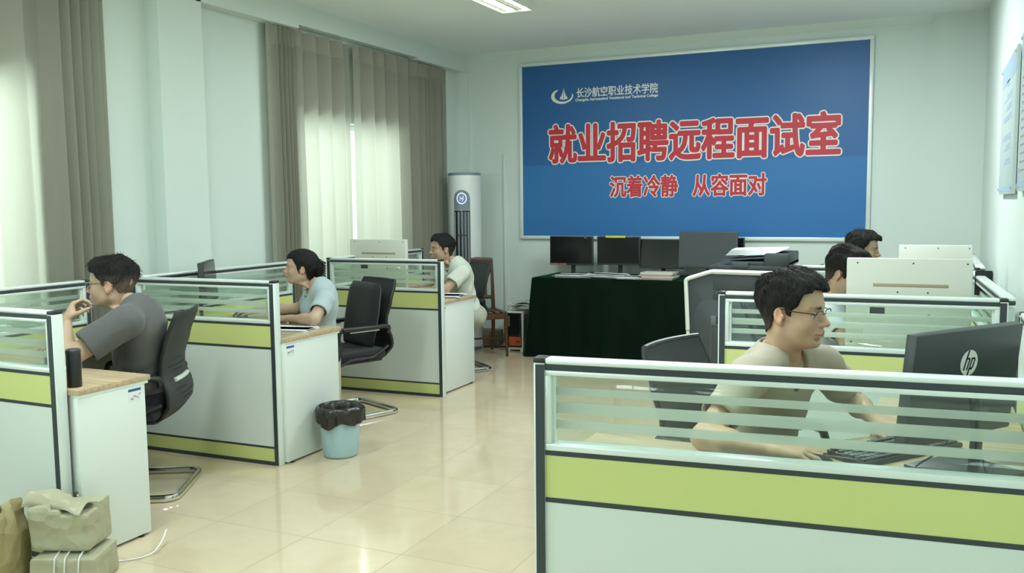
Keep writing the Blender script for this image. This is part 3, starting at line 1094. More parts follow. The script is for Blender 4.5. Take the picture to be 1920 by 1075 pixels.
# ================================================================== back of the room
# printed wall board with lettering
BN = thing('wall_banner', 'large blue wall board with red Chinese lettering in a silver frame', 'sign', (-4.0, YB, 1.14))
BW, BH = 3.50, 1.85
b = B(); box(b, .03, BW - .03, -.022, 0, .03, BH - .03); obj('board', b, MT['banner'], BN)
b = B()
for d in ((0, BW, 0, .036), (0, BW, BH - .036, BH), (0, .036, .036, BH - .036), (BW - .036, BW, .036, BH - .036)):
    box(b, d[0], d[1], -.036, 0, d[2], d[3], bev=.006)
obj('frame', b, MT['alu'], BN)
RX = (PI / 2, 0, 0)
def fit_line(name, s, x0, x1, z0, z1, m, grow=0.0, y=-.026, spacing=1.0):
    """flat lettering fitted to a box on the board; grow fattens the strokes by overprinting shifted copies"""
    o = text_mesh(name, s, 1.0, m, BN, (0, 0, 0), RX, 0.0, 0.0, spacing=spacing)
    me = o.data
    V = np.empty(len(me.vertices) * 3); me.vertices.foreach_get('co', V); V = V.reshape(-1, 3)
    lo, hi = V.min(0), V.max(0)
    V[:, 0] = x0 + (V[:, 0] - lo[0]) * (x1 - x0) / (hi[0] - lo[0])
    V[:, 1] = z0 + (V[:, 1] - lo[1]) * (z1 - z0) / (hi[1] - lo[1])
    V[:, 2] = 0
    F = [tuple(p.vertices) for p in me.polygons]
    n = len(V); n_c = 12 if grow else 1
    VV, FF = [], []
    for k in range(n_c):
        a = 2 * PI * k / n_c
        VV.append(V + np.array((grow * math.cos(a), grow * math.sin(a), .00005 * k)))
        FF += [tuple(i + k * n for i in f) for f in F]
    if grow:
        VV.append(V + np.array((0, 0, .0007))); FF += [tuple(i + n_c * n for i in f) for f in F]
    nm = bpy.data.meshes.new(name)
    nm.from_pydata(np.concatenate(VV).tolist(), [], FF)
    nm.materials.append(m)
    o.data = nm
    bpy.data.meshes.remove(me)
    o.location = (0, y, 0)
    return o
HEAD = '\u5c31\u4e1a\u62db\u8058\u8fdc\u7a0b\u9762\u8bd5\u5ba4'
S1, S2 = '\u6c89\u7740\u51b7\u9759', '\u4ece\u5bb9\u9762\u5bf9'
COL = '\u957f\u6c99\u822a\u7a7a\u804c\u4e1a\u6280\u672f\u5b66\u9662'
for (s, x0, x1, z0, z1, nm) in ((HEAD, .345, 3.225, .800, 1.190, 'headline'), (S1, 1.015, 1.715, .437, .647, 'motto'), (S2, 1.870, 2.572, .437, .645, 'motto')):
    big = nm == 'headline'
    fit_line(nm, s, x0, x1, z0, z1, MT['red'], .0120 if big else .0062, y=-.0245)
    fit_line(nm + '_outline', s, x0, x1, z0, z1, MT['sign_white'], .0245 if big else .0145, y=-.0232)
fit_line('college_lettering', COL, .650, 1.510, 1.462, 1.560, MT['sign_white'], .0016, y=-.0232)
fit_line('english_lettering', 'Changsha Aeronautical Vocational and Technical College', .638, 1.512, 1.418, 1.452, MT['sign_white'], .0012, y=-.0232)
# emblem: open ring sweeping round a pair of tail fins
b = B()
cx_, cz_ = .495, 1.490
def ringp(a, r): return (cx_ + r * 1.12 * math.cos(a), cz_ + r * .72 * math.sin(a))
P = []
for k in range(41):
    a = math.radians(118 + (372 - 118) * k / 40)
    th = .004 + .014 * math.sin(PI * min(1, k / 40) ** .7) 
    P.append([Vector((*(lambda q: (q[0], -.0232, q[1]))(ringp(a, .098 + th)),)), Vector((*(lambda q: (q[0], -.0232, q[1]))(ringp(a, .098 - th)),))])
grid(b, P)
for s in (-1, 1):
    pl = [(s * .003, .078), (s * .010, .035), (s * .028, -.008), (s * .042, -.022), (s * .042, -.040), (s * .020, -.036), (s * .012, -.046), (s * .003, -.046)]
    vs_ = [b.verts.new((cx_ + p[0] + .012, -.0232, cz_ + p[1] + .004)) for p in pl]
    b.faces.new(vs_ if s > 0 else vs_[::-1])
obj('emblem', b, MT['sign_white'], BN, smooth=0)

# conduit on the back wall
b = B(); box(b, -4.205, -4.175, YB - .018, YB, .13, 2.05, bev=.006)
tag(obj('cable_conduit', b, MT['wall']), 'thin white cable conduit running up the back wall left of the blue board', 'conduit')
r = thing('wall_socket', 'white wall socket low on the back wall beside the wooden chair', 'socket', (-4.17, YB, .40))
b = B(); box(b, -.043, .043, -.012, 0, -.043, .043, bev=.004); obj('plate', b, MT['offwhite'], r)
b = B()
for u in (-.012, .012): box(b, u - .003, u + .003, -.0126, -.011, -.012, .008)
obj('hole', b, MT['ink'], r)

# standing air conditioner
r = thing('air_conditioner', 'tall white cylindrical air conditioner standing in the back left corner', 'air conditioner', (-4.415, 8.32, 0), math.atan2(-.95, .30))
b = B()
R0 = .172
lathe(b, [(R0 * .97, .03), (R0, .05), (R0, 1.80), (R0 * .985, 1.815)], 0, 0, 56, caps=(True, True))
obj('body', b, MT['acwhite'], r, smooth=40)
b = B(); lathe(b, [(R0 * .99, 1.815), (R0 * 1.0, 1.82), (R0 * .985, 1.838), (R0 * .9, 1.842)], 0, 0, 56); obj('top_cap', b, MT['acgrey'], r)
b = B(); lathe(b, [(R0 * 1.05, 0), (R0 * 1.05, .025), (R0 * .97, .032)], 0, 0, 56); obj('base', b, MT['acgrey'], r)
def cyl(a, z, rr): return Vector((rr * math.cos(a), rr * math.sin(a), z))
A0 = .50
b = B()
P = []
for k in range(17):                       # arch-topped control panel
    t = -1 + 2 * k / 16
    top = 1.58 + .085 * math.sqrt(max(0, 1 - t * t))
    P.append([cyl(A0 * t, z, R0 + .003) for z in (1.46, 1.52, 1.56, top)])
grid(b, P)
pn = obj('control_panel', b, MT['acgrey'], r)
b = B()
P = [[cyl(A0 * .62 * math.cos(a) * rr_, 1.578 + .060 * math.sin(a) * rr_, R0 + .0045) for rr_ in (.80, .98)] for a in [2 * PI * k / 32 for k in range(33)]]
grid(b, P)
for (u0, u1, z0, z1) in ((-.22, -.16, -.025, .025), (.05, .11, -.030, .012), (.16, .22, -.02, .03), (-.1, .0, -.004, .006)):
    grid(b, [[cyl(A0 * u, 1.578 + z, R0 + .0045) for z in (z0, z1)] for u in (u0, u1)])
obj('display', b, MT['display'], pn, smooth=0)
b = B()
P = [[cyl(A0 * t, z, R0 + .002) for z in (.40, 1.455)] for t in [-1 + 2 * k / 12 for k in range(13)]]
grid(b, P)
vt = obj('vent', b, MT['screen'], r)
b = B()
for t in (-.92, -.42, .02, .40, .78):
    P = [[cyl(A0 * (t + dt), z, R0 + .004 + (.006 if abs(dt) < .05 else 0)) for z in (.42, 1.44)] for dt in (-.13, -.03, .03, .13)]
    grid(b, P)
obj('louver', b, MT['louver'], vt)
b = B()
for t in (-.42, .02, .40):
    for z in (.6, .95, 1.2):
        tube(b, [cyl(A0 * t, z, R0 + .008), cyl(A0 * t, z, R0 + .016)], .009, 8)
obj('louver_pin', b, MT['ink'], vt)

# wooden slat-back chair by the back wall
r = thing('wooden_chair', 'brown wooden slat-back chair beside the back wall', 'chair', (-4.09, 8.02, 0), math.atan2(-.73, .68))
for (nm, x, y) in (('leg', .20, -.20), ('leg', .20, .20)):
    b = B()
    tube(b, [(x + .015, y * 1.03, 0), (x + .005, y, .25), (x, y, .42)], .017, 8, radii=[.014, .019, .021])
    obj(nm, b, MT['brown_wood'], r)
for y in (-.19, .19):
    b = B()
    tube(b, [(-.25, y, 0), (-.205, y, .25), (-.195, y, .45), (-.215, y, .68), (-.265, y * 1.03, .95)], .018, 8, radii=[.015, .019, .021, .018, .015])
    obj('rear_post', b, MT['brown_wood'], r)
b = B()
for k in range(6):
    y = -.185 + .074 * k
    box(b, -.21, .22, y - .028, y + .028, .432, .450, bev=.006)
obj('seat', b, MT['brown_wood'], r)
b = B()
box(b, -.19, .20, -.205, -.180, .375, .432, bev=.004); box(b, -.19, .20, .180, .205, .375, .432, bev=.004)
box(b, .185, .212, -.19, .19, .375, .432, bev=.004); box(b, -.205, -.18, -.19, .19, .375, .432, bev=.004)
obj('apron', b, MT['brown_wood'], r)
b = B()
tube(b, [(-.262, -.20, .93), (-.285, 0, .945), (-.262, .20, .93)], .020, 8, flat=1.5, flat_axis=(0, 0, 1))
tube(b, [(-.203, -.19, .56), (-.212, 0, .56), (-.203, .19, .56)], .013, 8, flat=1.6, flat_axis=(0, 0, 1))
obj('back_rail', b, MT['brown_wood'], r)
for k in range(4):
    y = -.114 + .076 * k
    b = B()
    tube(b, [(-.210, y, .56), (-.225, y, .72), (-.275, y, .93)], .010, 6, flat=1.6, flat_axis=(0, 1, 0))
    obj('slat', b, MT['brown_wood'], r)
b = B()
tube(b, [(.2, -.2, .16), (-.215, -.19, .16)], .010, 6); tube(b, [(.2, .2, .16), (-.215, .19, .16)], .010, 6); tube(b, [(0, -.195, .16), (0, .195, .16)], .010, 6)
obj('stretcher', b, MT['brown_wood'], r)

# computer towers and the newspaper bundle
r = thing('computer_tower', 'white computer tower with black front and orange panel, beside the green tablecloth', 'computer tower', (-3.86, 8.40, 0), .12)
b = B()
box(b, -.092, .092, -.10, .26, .018, .415, bev=.008)
obj('case', b, MT['offwhite'], r)
b = B(); box(b, -.078, .078, -.112, -.098, .045, .400, bev=.004); fp = obj('front_panel', b, MT['screen'], r)
b = B(); box(b, -.055, .074, -.118, -.110, .062, .155, bev=.02, seg=4); op = obj('orange_panel', b, MT['orange'], fp)
b = B()
for u in (.025, .042, .056): box(b, u - .005, u + .005, -.1195, -.117, .095, .115)
obj('socket', b, MT['ink'], op)
b = B(); box(b, -.072, -.045, -.1135, -.110, .26, .37); obj('badge_plate', b, mat('dull_gold', (.12, .09, .04), .5), fp)
b = B()
for x in (-.075, .075):
    for y in (-.08, .23): box(b, x - .018, x + .018, y - .018, y + .018, 0, .02, bev=.003)
obj('foot', b, MT['offwhite'], r)
b = B(); tube(b, fillet([(.094, -.07, .37), (.105, -.04, .36), (.105, .0, .28), (.105, .0, .06)], .05), .010, 8, flat=.6); obj('side_grip', b, MT['alu'], r)
r = thing('computer_tower', 'black computer tower half hidden between the white tower and the green tablecloth', 'computer tower', (-3.685, 8.42, 0), .05)
b = B(); box(b, -.070, .070, -.10, .26, .012, .39, bev=.008); obj('case', b, MT['black'], r)
b = B(); box(b, -.025, .025, -.104, -.098, .17, .30); obj('badge_plate', b, MT['mgrey'], r)
b = B()
for x in (-.05, .05):
    for y in (-.07, .22): box(b, x - .012, x + .012, y - .012, y + .012, 0, .014)
obj('foot', b, MT['rubber'], r)
# newspapers flung over both towers
r = thing('newspaper_bundle', 'folded bundle of grey newspapers lying on the two computer towers', 'newspapers', (-3.79, 8.40, .417), .1)
rnd = random.Random(5)
b = B()
for k in range(6):
    P = []
    for i in range(11):
        u = i / 10
        row = []
        for j in range(7):
            v = j / 6
            z = .010 + .012 * k + .030 * math.sin(PI * u) + .012 * math.sin(2.3 * u + k) - .02 * max(0, u - .75) * 4 * (k % 2) + .006 * math.sin(7 * v + k)
            row.append(Vector((-.10 + .26 * u + .012 * math.sin(k * 2.1), -.10 + .26 * v + .01 * math.cos(k * 1.7), max(.004, z))))
        P.append(row)
    grid(b, P)
o = obj('sheets', b, MT['paper2'], r, smooth=60)
sm = o.modifiers.new('thick', 'SOLIDIFY'); sm.thickness = .006; sm.offset = 1
# cable box on the floor behind the wooden chair
b = B(); box(b, -.13, .13, -.07, .07, 0, .17, bev=.006)
o = obj('carton', b, mat('carton_brown', (.20, .15, .09), .8)); o.location = (-4.28, 8.60, 0); o.rotation_euler = (0, 0, .05)
tag(o, 'small brown carton on the floor behind the wooden chair', 'box')
b = B(); tube(b, fillet([(-4.45, 8.35, .008), (-4.30, 8.42, .008), (-4.10, 8.45, .008), (-4.0, 8.62, .008)], .1), .007, 8)
tag(obj('floor_cable', b, MT['black']), 'black cable on the floor in front of the brown carton', 'cable')

# ------------------------------------------------------------------ draped table
TX0, TX1, TY0, TY1, TZ = -3.57, -1.72, 8.12, 8.78, .79
r = thing('table', 'long table hidden under the dark green velvet cloth', 'table', ((TX0 + TX1) / 2, TY0, 0))
b = B(); box(b, TX0 - r.location.x + .02, TX1 - r.location.x - .02, .02, TY1 - TY0 - .01, TZ - .03, TZ - .006); obj('tabletop', b, MT['brown_wood'], r)
for x in (TX0 + .06, TX1 - .06):
    for y in (.06, TY1 - TY0 - .06):
        b = B(); box(b, x - r.location.x - .02, x - r.location.x + .02, y - .02, y + .02, 0, TZ - .03); obj('leg', b, MT['brown_wood'], r)
b = B()
def skirt(t):
    # perimeter from back left, round the front, to back right; returns point, outward normal
    segs = [((TX0, TY1), (TX0, TY0)), ((TX0, TY0), (TX1, TY0)), ((TX1, TY0), (TX1, TY1))]
    Ls = [TY1 - TY0, TX1 - TX0, TY1 - TY0]
    s = t * sum(Ls)
    for k, (a, c) in enumerate(segs):
        if s <= Ls[k] + 1e-9 or k == 2:
            u = min(1, s / Ls[k])
            n = [(-1, 0), (0, -1), (1, 0)][k]
            return Vector((a[0] + (c[0] - a[0]) * u, a[1] + (c[1] - a[1]) * u, 0)), Vector((*n, 0)), u, k
        s -= Ls[k]
P = []
NS = 150
for i in range(NS + 1):
    p, n, u, k = skirt(i / NS)
    if k == 1: n = (n + Vector((-1, 0, 0)) * max(0, 1 - u * 12) + Vector((1, 0, 0)) * max(0, 1 - (1 - u) * 12)).normalized()
    x = i / NS * 4.2
    row = []
    for (z, g) in ((TZ, -.02), (TZ - .004, .000), (TZ - .03, .006), (.6, .02), (.4, .03), (.2, .045), (.006, .06)):
        a = g * (.45 + .55 * math.sin(x * 9 + .8 * math.sin(x * 2.3)) * math.sin(x * 2.1 + .5) + .3 * math.sin(x * 23))
        row.append(p + n * (g * .5 + 1.3 * a * (1 - z / TZ) ** .5 if z < TZ - .01 else g) + Vector((0, 0, z)))
    P.append(row)
grid(b, P)
grid(b, [[Vector((TX0 + .02 + (TX1 - TX0 - .04) * i / 20, TY0 + .02 + (TY1 - TY0 - .02) * j / 6, TZ + .001)) for j in range(7)] for i in range(21)])
bmesh.ops.recalc_face_normals(b, faces=b.faces)
tag(obj('tablecloth', b, MT['velvet'], smooth=60), 'dark green velvet cloth draped to the floor over the long table', 'tablecloth')

FY = -PI / 2
G = 'black monitors on the green table'
m1, T = flat_monitor('monitor', 'black monitor at the left end of the green table, red lettering on its corner', (-3.30, 8.52, TZ + .002), FY + .03, .46, .295, .245, group=G)
def lab(par, dims, m, nm):
    b = B(); box(b, *dims); return obj(nm, b, m, par)
# small red lettering strip on the lower left corner (viewer's left = local +y ... screen faces local +x)
strip = lab(m1, (.0176, .0182, -.225, -.045, .245 - .146, .245 - .128), mat('red_strip', (.14, .004, .012), .5), 'red_strip')
t_ = text_mesh('strip_lettering', '\u8fdc\u7a0b\u9762\u8bd5 \u8bf7\u52ff\u64cd\u4f5c', .0185, mat('pink_letter', (.75, .30, .32), .5), strip, (.0186, -.222, .245 - .1435), (PI / 2, 0, PI / 2), .0002, sx=1.15)
lab(m1, (.0176, .0182, .14, .165, .245 + .128, .245 + .138), MT['mgrey'], 'sticker')
m2, T = flat_monitor('monitor', 'black monitor with a yellow strip on its top edge, on the green table', (-2.80, 8.52, TZ + .002), FY - .02, .445, .285, .25, group=G)
lab(m2, (.012, .020, -.13, .075, .25 + .130, .25 + .150), MT['yellow'], 'yellow_strip')
lab(m2, (.0176, .0184, .10, .15, .25 + .134, .25 + .140), MT['mgrey'], 'maker_mark')
m3, T = flat_monitor('monitor', 'black monitor leaning between the yellow-striped one and the large grey one', (-2.365, 8.54, TZ + .002), FY - .03, .44, .285, .225, tilt=-.12, group=G)
# the large leaning grey panel with another screen behind it
m4, T = flat_monitor('monitor', 'large grey-screened monitor, the biggest and rightmost in front of the row', (-1.885, 8.40, TZ + .002), FY + .02, .545, .345, .275, tilt=-.10, group=G)
for ch in m4.children:
    if ch.name.startswith('rear_housing'): bpy.data.objects.remove(ch)
for ch in m4.children:
    if ch.name.startswith('housing'): ch.data.materials[0] = MT['dgrey']
    if ch.name.startswith('screen'): ch.data.materials[0] = mat('grey_screen', (.040, .049, .052), .45)
m5, T = flat_monitor('monitor', 'black monitor peeking out behind the right edge of the large grey one', (-1.84, 8.64, TZ + .002), FY, .50, .30, .235, group=G)

papers('papers spread on the green table in front of the leftmost monitor', (-3.18, 8.24, TZ + .003), .1, .36, .16, 7, 11, .05)
papers('papers spread on the green table in front of the yellow-striped monitor', (-2.83, 8.26, TZ + .003), .0, .38, .18, 9, 12, .05)
papers('papers at the right end of the row of loose sheets, beside the pile of files', (-2.58, 8.23, TZ + .003), .2, .26, .16, 6, 13, .04)
# files
rnd = random.Random(3)
z = TZ + .003
for k, (m, h) in enumerate(((mat('file_mauve', (.34, .25, .25), .7), .018), (mat('file_cream', (.5, .48, .38), .7), .016), (mat('file_pink', (.38, .29, .29), .7), .014), (mat('file_pale', (.56, .55, .47), .7), .020))):
    r = thing('file_box', ['lowest file in the pile on the green table', 'second file from the bottom of the pile on the green table', 'third file from the bottom of the pile on the green table', 'topmost pale file of the pile on the green table'][k], 'file', (-2.30 + rnd.uniform(-.02, .02), 8.24 + rnd.uniform(-.01, .01), z), rnd.uniform(-.06, .06), 'pile of files on the green table')
    b = B(); box(b, -.155, .155, -.10, .10, 0, h, bev=.002); obj('cover', b, m, r)
    b = B(); box(b, -.150, .157, -.095, .095, .003, h - .003); obj('pages', b, MT['paper2'], r)
    z += h + .0005
b = B(); box(b, -.06, .06, -.03, .03, 0, .03, bev=.006)
o = obj('adapter', b, MT['black']); o.location = (-3.06, 8.56, TZ + .002)
tag(o, 'small black adapter behind the papers between the two left monitors', 'adapter')

# ------------------------------------------------------------------ photocopier
r = thing('photocopier', 'large dark grey photocopier with white edging in front of the green table', 'photocopier', (-1.66, 6.70, 0))
b = B()
prism(b, [(.0, .03), (.76, .03), (.76, .985), (.20, .985), (.18, .985), (.012, .925), (.0, .9)], 'y', .0, .60, bev=.008)
obj('body', b, MT['dgrey'], r)
b = B()
tube(b, fillet([(.012, -.012, .55), (-.006, -.012, .93), (.02, -.012, .945), (.19, -.012, 1.0), (.61, -.012, .995)], .03), .016, 8, flat=1.0, flat_axis=(0, 1, 0))
tube(b, fillet([(.012, -.012, .545), (.014, -.012, .50)], .01), .013, 8)
tube(b, fillet([(.20, -.012, .998), (.77, -.012, .992)], .01), .018, 8, flat=.8, flat_axis=(0, 1, 0))
obj('edging', b, MT['offwhite'], r)
b = B()
prism(b, [(.055, .05), (.055, .70), (.115, .78), (.60, .78), (.60, .05)], 'y', -.006, .004, bev=.003)
dr = obj('door', b, MT['dgrey'], r)
b = B(); box(b, .185, .225, -.010, -.004, .60, .665, bev=.002); box(b, .185, .60, -.0075, -.0055, .595, .599); box(b, .185, .188, -.0075, -.0055, .05, .595); obj('door_latch', b, MT['mgrey'], dr)
b = B(); box(b, .225, .40, -.0085, -.005, .605, .66); obj('finger_recess', b, MT['black'], dr)
b = B(); box(b, .25, .34, -.0085, -.005, .70, .755); obj('maker_plate', b, MT['dgrey2'], dr)
b = B()
box(b, .20, .76, -.006, .002, .80, .855, bev=.002); box(b, .20, .76, -.006, .002, .865, .965, bev=.002)
fp = obj('front_cover', b, MT['dgrey'], r)
b = B()
for u in (.29, .53): box(b, u, u + .022, -.0085, -.005, .825, .848)
box(b, .405, .418, -.0085, -.005, .828, .842)
obj('catch', b, MT['black'], fp)
for k in range(3):
    b = B(); box(b, .62, .755, -.010, .002, .08 + .23 * k, .29 + .23 * k, bev=.004); obj('drawer', b, MT['dgrey'], r)
b = B(); box(b, .16, .70, .03, .57, 1.006, 1.045, bev=.006); obj('scanner_lid', b, MT['dgrey2'], r)
b = B(); box(b, .56, .74, .03, .56, 1.04, 1.135, bev=.012); box(b, .30, .74, .05, .56, 1.04, 1.075, bev=.006); obj('document_feeder', b, MT['dgrey2'], r)
b = B(); prism(b, [(.26, 1.075), (.62, 1.105), (.62, 1.113), (.26, 1.083)], 'y', .06, .50); box(b, .33, .45, .02, .06, 1.03, 1.068, bev=.004); obj('feed_tray', b, MT['dgrey'], r)
b = B(); prism(b, [(.77, .985), (.93, 1.03), (.93, 1.038), (.77, .995)], 'y', .08, .50); obj('side_tray', b, MT['black'], r)
b = B()
for x in (.06, .70):
    for y in (.06, .54): lathe(b, [(.02, 0), (.025, .01), (.025, .032)], x, y, 12)
obj('caster', b, MT['rubber'], r)
r = thing('paper_ream', 'thick stack of white paper on top of the photocopier', 'papers', (-1.22, 6.96, 1.118), .02)
b = B()
for k in range(9):
    box(b, -.17 + .004 * k, .17 + .012 * k, -.14, .14, .005 * k, .005 * k + .0048, M=Matrix.Rotation((k - 4) * .012, 4, 'Z') @ Matrix.Rotation(-.03, 4, 'Y'))
obj('sheets', b, MT['paper'], r)

# ------------------------------------------------------------------ notice boards on the right wall
def notice(label, y0, y1, z0, z1, seed, kind):
    r = thing('notice_board', label, 'notice', (XR - .004, (y0 + y1) / 2, z0), 0, 'printed notices on the right wall')
    W, H = y1 - y0, z1 - z0
    b = B(); box(b, -.022, -.004, -W / 2, W / 2, 0, H, bev=.002); obj('board', b, MT['board'], r)
    b = B()
    box(b, -.0228, -.0218, -W / 2 + .01, W / 2 - .01, H - .13, H - .015)
    obj('printed_band', b, MT['pale_blue'], r)
    b = B()
    prism(b, [(-W / 2 + .02, .015), (W / 2 - .02, .015), (W / 2 - .02, .06), (W / 2 - .25, .04), (W / 2 - .09, .11), (W / 2 - .02, .16)][0:0] or [(-W / 2 + .02, .015), (W / 2 - .02, .015), (W / 2 - .02, .11), (W / 2 - .10, .11), (W / 2 - .14, .045), (-W / 2 + .02, .045)], 'x', -.0228, -.0218)
    obj('printed_band', b, MT['pale_blue'], r)
    rnd = random.Random(seed)
    b = B()
    if kind == 0:
        for z in (.17, .25, .31, .42, .48, .54):
            for k in range(2):
                zz = H * z / .74 * .95 + k * .018
                n = rnd.randint(5, 8)
                for q in range(n):
                    yy = -W * .28 + W * .56 * q / 8
                    box(b, -.0228, -.0218, yy, yy + W * .05, zz, zz + .012)
        box(b, -.0228, -.0218, -.08, .10, H * .80, H * .80 + .03)
    else:
        for k in range(12):
            zz = H * .12 + k * H * .052
            yy = W * .36
            box(b, -.0228, -.0218, yy, yy + .02, zz, zz + .012)
            while yy > -W * .40:
                l = rnd.uniform(.02, .05)
                box(b, -.0228, -.0218, yy - .012 - l, yy - .012, zz + .001, zz + .009)
                yy -= l + .012
        box(b, -.0228, -.0218, -.1, .2, H * .78, H * .78 + .035)
    obj('print', b, MT['pale_blue'] if kind == 0 else mat('grey_print', (.30, .36, .36), .6), r)
    b = B()
    b.free()
    for y in (-W / 2 + .03, W / 2 - .03):
        for z in (.03, H - .03):
            b = B(); tube(b, [(-.03, y, z), (0, y, z)], .008, 10); obj('standoff', b, MT['chrome'], r)
    return r
notice('notice board on the right wall with blocks of blue print, the farther one', 5.28, 6.28, 1.545, 2.30, 1, 0)
notice('notice board on the right wall cut by the right edge of the photo', 4.02, 5.00, 1.555, 2.31, 2, 1)

# ------------------------------------------------------------------ bin and bag
r = thing('waste_bin', 'pale blue plastic waste bin beside the white desk end', 'bin', (-3.225, 4.415, 0))
b = B()
lathe(b, [(.090, .0), (.100, .004), (.106, .02), (.126, .290), (.131, .293), (.131, .300), (.123, .300), (.102, .02), (.0, .012)], 0, 0, 48, caps=(True, False))
obj('bucket', b, MT['blue_bin'], r, smooth=50)
b = B()
NA = 72
P = []
for k in range(NA):
    a = 2 * PI * k / NA
    wv = .006 * math.sin(9 * a + 1) + .004 * math.sin(17 * a) + .003 * math.sin(31 * a + 2)
    hem = .215 + .022 * math.sin(2 * a + 1.2) + .016 * math.sin(5 * a) - .03 * max(0, math.cos(a - .2)) ** 6
    row = []
    for (rr, z) in ((.02, .06), (.080 + wv, .09), (.097 + wv * .8, .18), (.109 + wv, .26), (.117, .300), (.127, .309), (.138 + wv * .3, .302), (.146 + wv * .9, .28), (.143 + wv * 1.2, .25), (.141 + wv * 1.6, hem)):
        row.append(Vector((rr * math.cos(a), rr * math.sin(a), z)))
    P.append(row)
grid(b, P, closed_u=True)
o = obj('bin_bag', b, MT['bag'], None, smooth=50)
o.location = (-3.225, 4.415, .004)
tag(o, 'black plastic bag lining the pale blue waste bin', 'bag')

# ------------------------------------------------------------------ parcels in the bottom left corner
def crumple(b, amp, seed, scale=9):
    rnd = random.Random(seed)
    ks = [(Vector((rnd.uniform(-1, 1), rnd.uniform(-1, 1), rnd.uniform(-1, 1))).normalized() * rnd.uniform(.5, 1.6) * scale, rnd.uniform(0, 6)) for _ in range(9)]
    b.normal_update()
    D = []
    for v in b.verts:
        s = 0
        for (k, ph) in ks: s += (abs(math.sin(v.co.dot(k) + ph)) - .6) / len(ks)
        D.append((v, v.normal * s * amp))
    for v, d in D: v.co += d
def fine_box(x0, x1, y0, y1, z0, z1, n=22, bev=.012):
    b = B()
    box(b, x0, x1, y0, y1, z0, z1, bev=bev, seg=2)
    bmesh.ops.subdivide_edges(b, edges=[e for e in b.edges if e.calc_length() > .05], cuts=n, use_grid_fill=True)
    bmesh.ops.triangulate(b, faces=[f for f in b.faces if len(f.verts) > 4])
    return b
# lower parcel, wrapped and tied with white strings
r = thing('parcel', 'lowest paper-wrapped parcel on the floor, tied with white string', 'parcel', (-3.135, 2.47, 0), .45, 'kraft paper parcels')
b = fine_box(-.135, .125, -.115, .115, .002, .130)
crumple(b, .034, 4, 13)
for v in b.verts: v.co.z = max(.0, v.co.z)
obj('wrapping', b, MT['kraft2'], r, smooth=25)
for x in (-.04, .0, .055):
    b = B()
    tube(b, fillet([(x, -.118, .0), (x + .01, -.122, .134), (x - .01, .0, .142), (x - .02, .118, .134), (x - .02, .122, .0)], .02), .0045, 6, flat=.5)
    obj('string', b, MT['paper'], r)
# upper parcel with its mouth folded over
r = thing('parcel', 'kraft paper bag lying on the lowest parcel, its top folded open', 'parcel', (-3.175, 2.49, .142), .42, 'kraft paper parcels')
b = fine_box(-.13, .115, -.10, .10, .0, .165)
for v in b.verts:
    if v.co.x > .0 and v.co.z > .1: v.co.z += -.012 + .02 * (v.co.y > 0)
    if v.co.x < -.05: v.co.z *= 1.10
crumple(b, .040, 7, 12)
for v in b.verts: v.co.z = max(.0, v.co.z)
obj('wrapping', b, MT['kraft2'], r, smooth=25)
b = B()
P = []
for i in range(15):
    u = i / 14
    row = []
    for j in range(9):
        v = j / 8
        x = -.15 + .24 * u
        y = -.105 + .13 * v + .02 * math.sin(4 * u)
        z = .160 + .055 * math.sin(PI * v) * (1 - .3 * u) * (1.2 - abs(u - .3)) + .006 * math.sin(11 * u + 5 * v) + .025 * (1 - u)
        row.append(Vector((x, y, z)))
    P.append(row)
grid(b, P)
o = obj('flap', b, MT['kraft2'], r, smooth=40)
s_ = o.modifiers.new('thick', 'SOLIDIFY'); s_.thickness = .002
# open bag on the left
r = thing('paper_bag', 'open kraft paper bag at the very left edge, blue packets inside', 'bag', (-3.425, 2.27, 0), .25, 'kraft paper parcels')
b = B()
P = []
NB = 64
for k in range(NB):
    a = 2 * PI * k / NB
    q = (abs(math.cos(a)) ** 5 + abs(math.sin(a)) ** 5) ** (-1 / 5)
    row = []
    for (z, s, t) in ((.0, 1.0, 0), (.06, 1.02, .3), (.13, 1.03, .6), (.20, 1.02, 1), (.255, .97, 1.3), (.30, .88, 1.6), (.318, .80, 1.7), (.30, .73, 1.4)):
        wv = .007 * t * (math.sin(5 * a + 3 * z * 10) + .7 * math.sin(11 * a - z * 25))
        zz = z + (.03 * math.sin(2 * a + .7) * t / 1.7 if z > .1 else 0)
        row.append(Vector(((.135 * q * s + wv) * math.cos(a), (.13 * q * s + wv) * math.sin(a), max(0, zz))))
    P.append(row)
grid(b, P, closed_u=True)
crumple(b, .034, 12, 16)
for v in b.verts: v.co.z = max(.0, v.co.z)
o = obj('wrapping', b, MT['kraft'], r, smooth=25)
s_ = o.modifiers.new('thick', 'SOLIDIFY'); s_.thickness = .002
b = B(); grid(b, [[Vector((-.06 + .10 * i / 4, -.150 - .004 * math.sin(i), .19 + .10 * j / 4 - .015 * i)) for j in range(5)] for i in range(5)])
for v in b.verts: v.co.y += .05 * max(0, (v.co.z - .22)) / .1
o = obj('delivery_slip', b, MT['paper'], r); s_ = o.modifiers.new('thick', 'SOLIDIFY'); s_.thickness = .001
for k in range(4):
    b = B(); box(b, -.12, .10, -.07 + .035 * k, -.04 + .035 * k, .01, .20 + .01 * (k % 2), bev=.004)
    o = obj('packet', b, MT['label_blue'] if k % 2 else MT['blueish']); o.location = r.location; o.rotation_euler = r.rotation_euler
    tag(o, 'blue packet standing inside the open kraft paper bag', 'packet', 'blue packets in the paper bag')
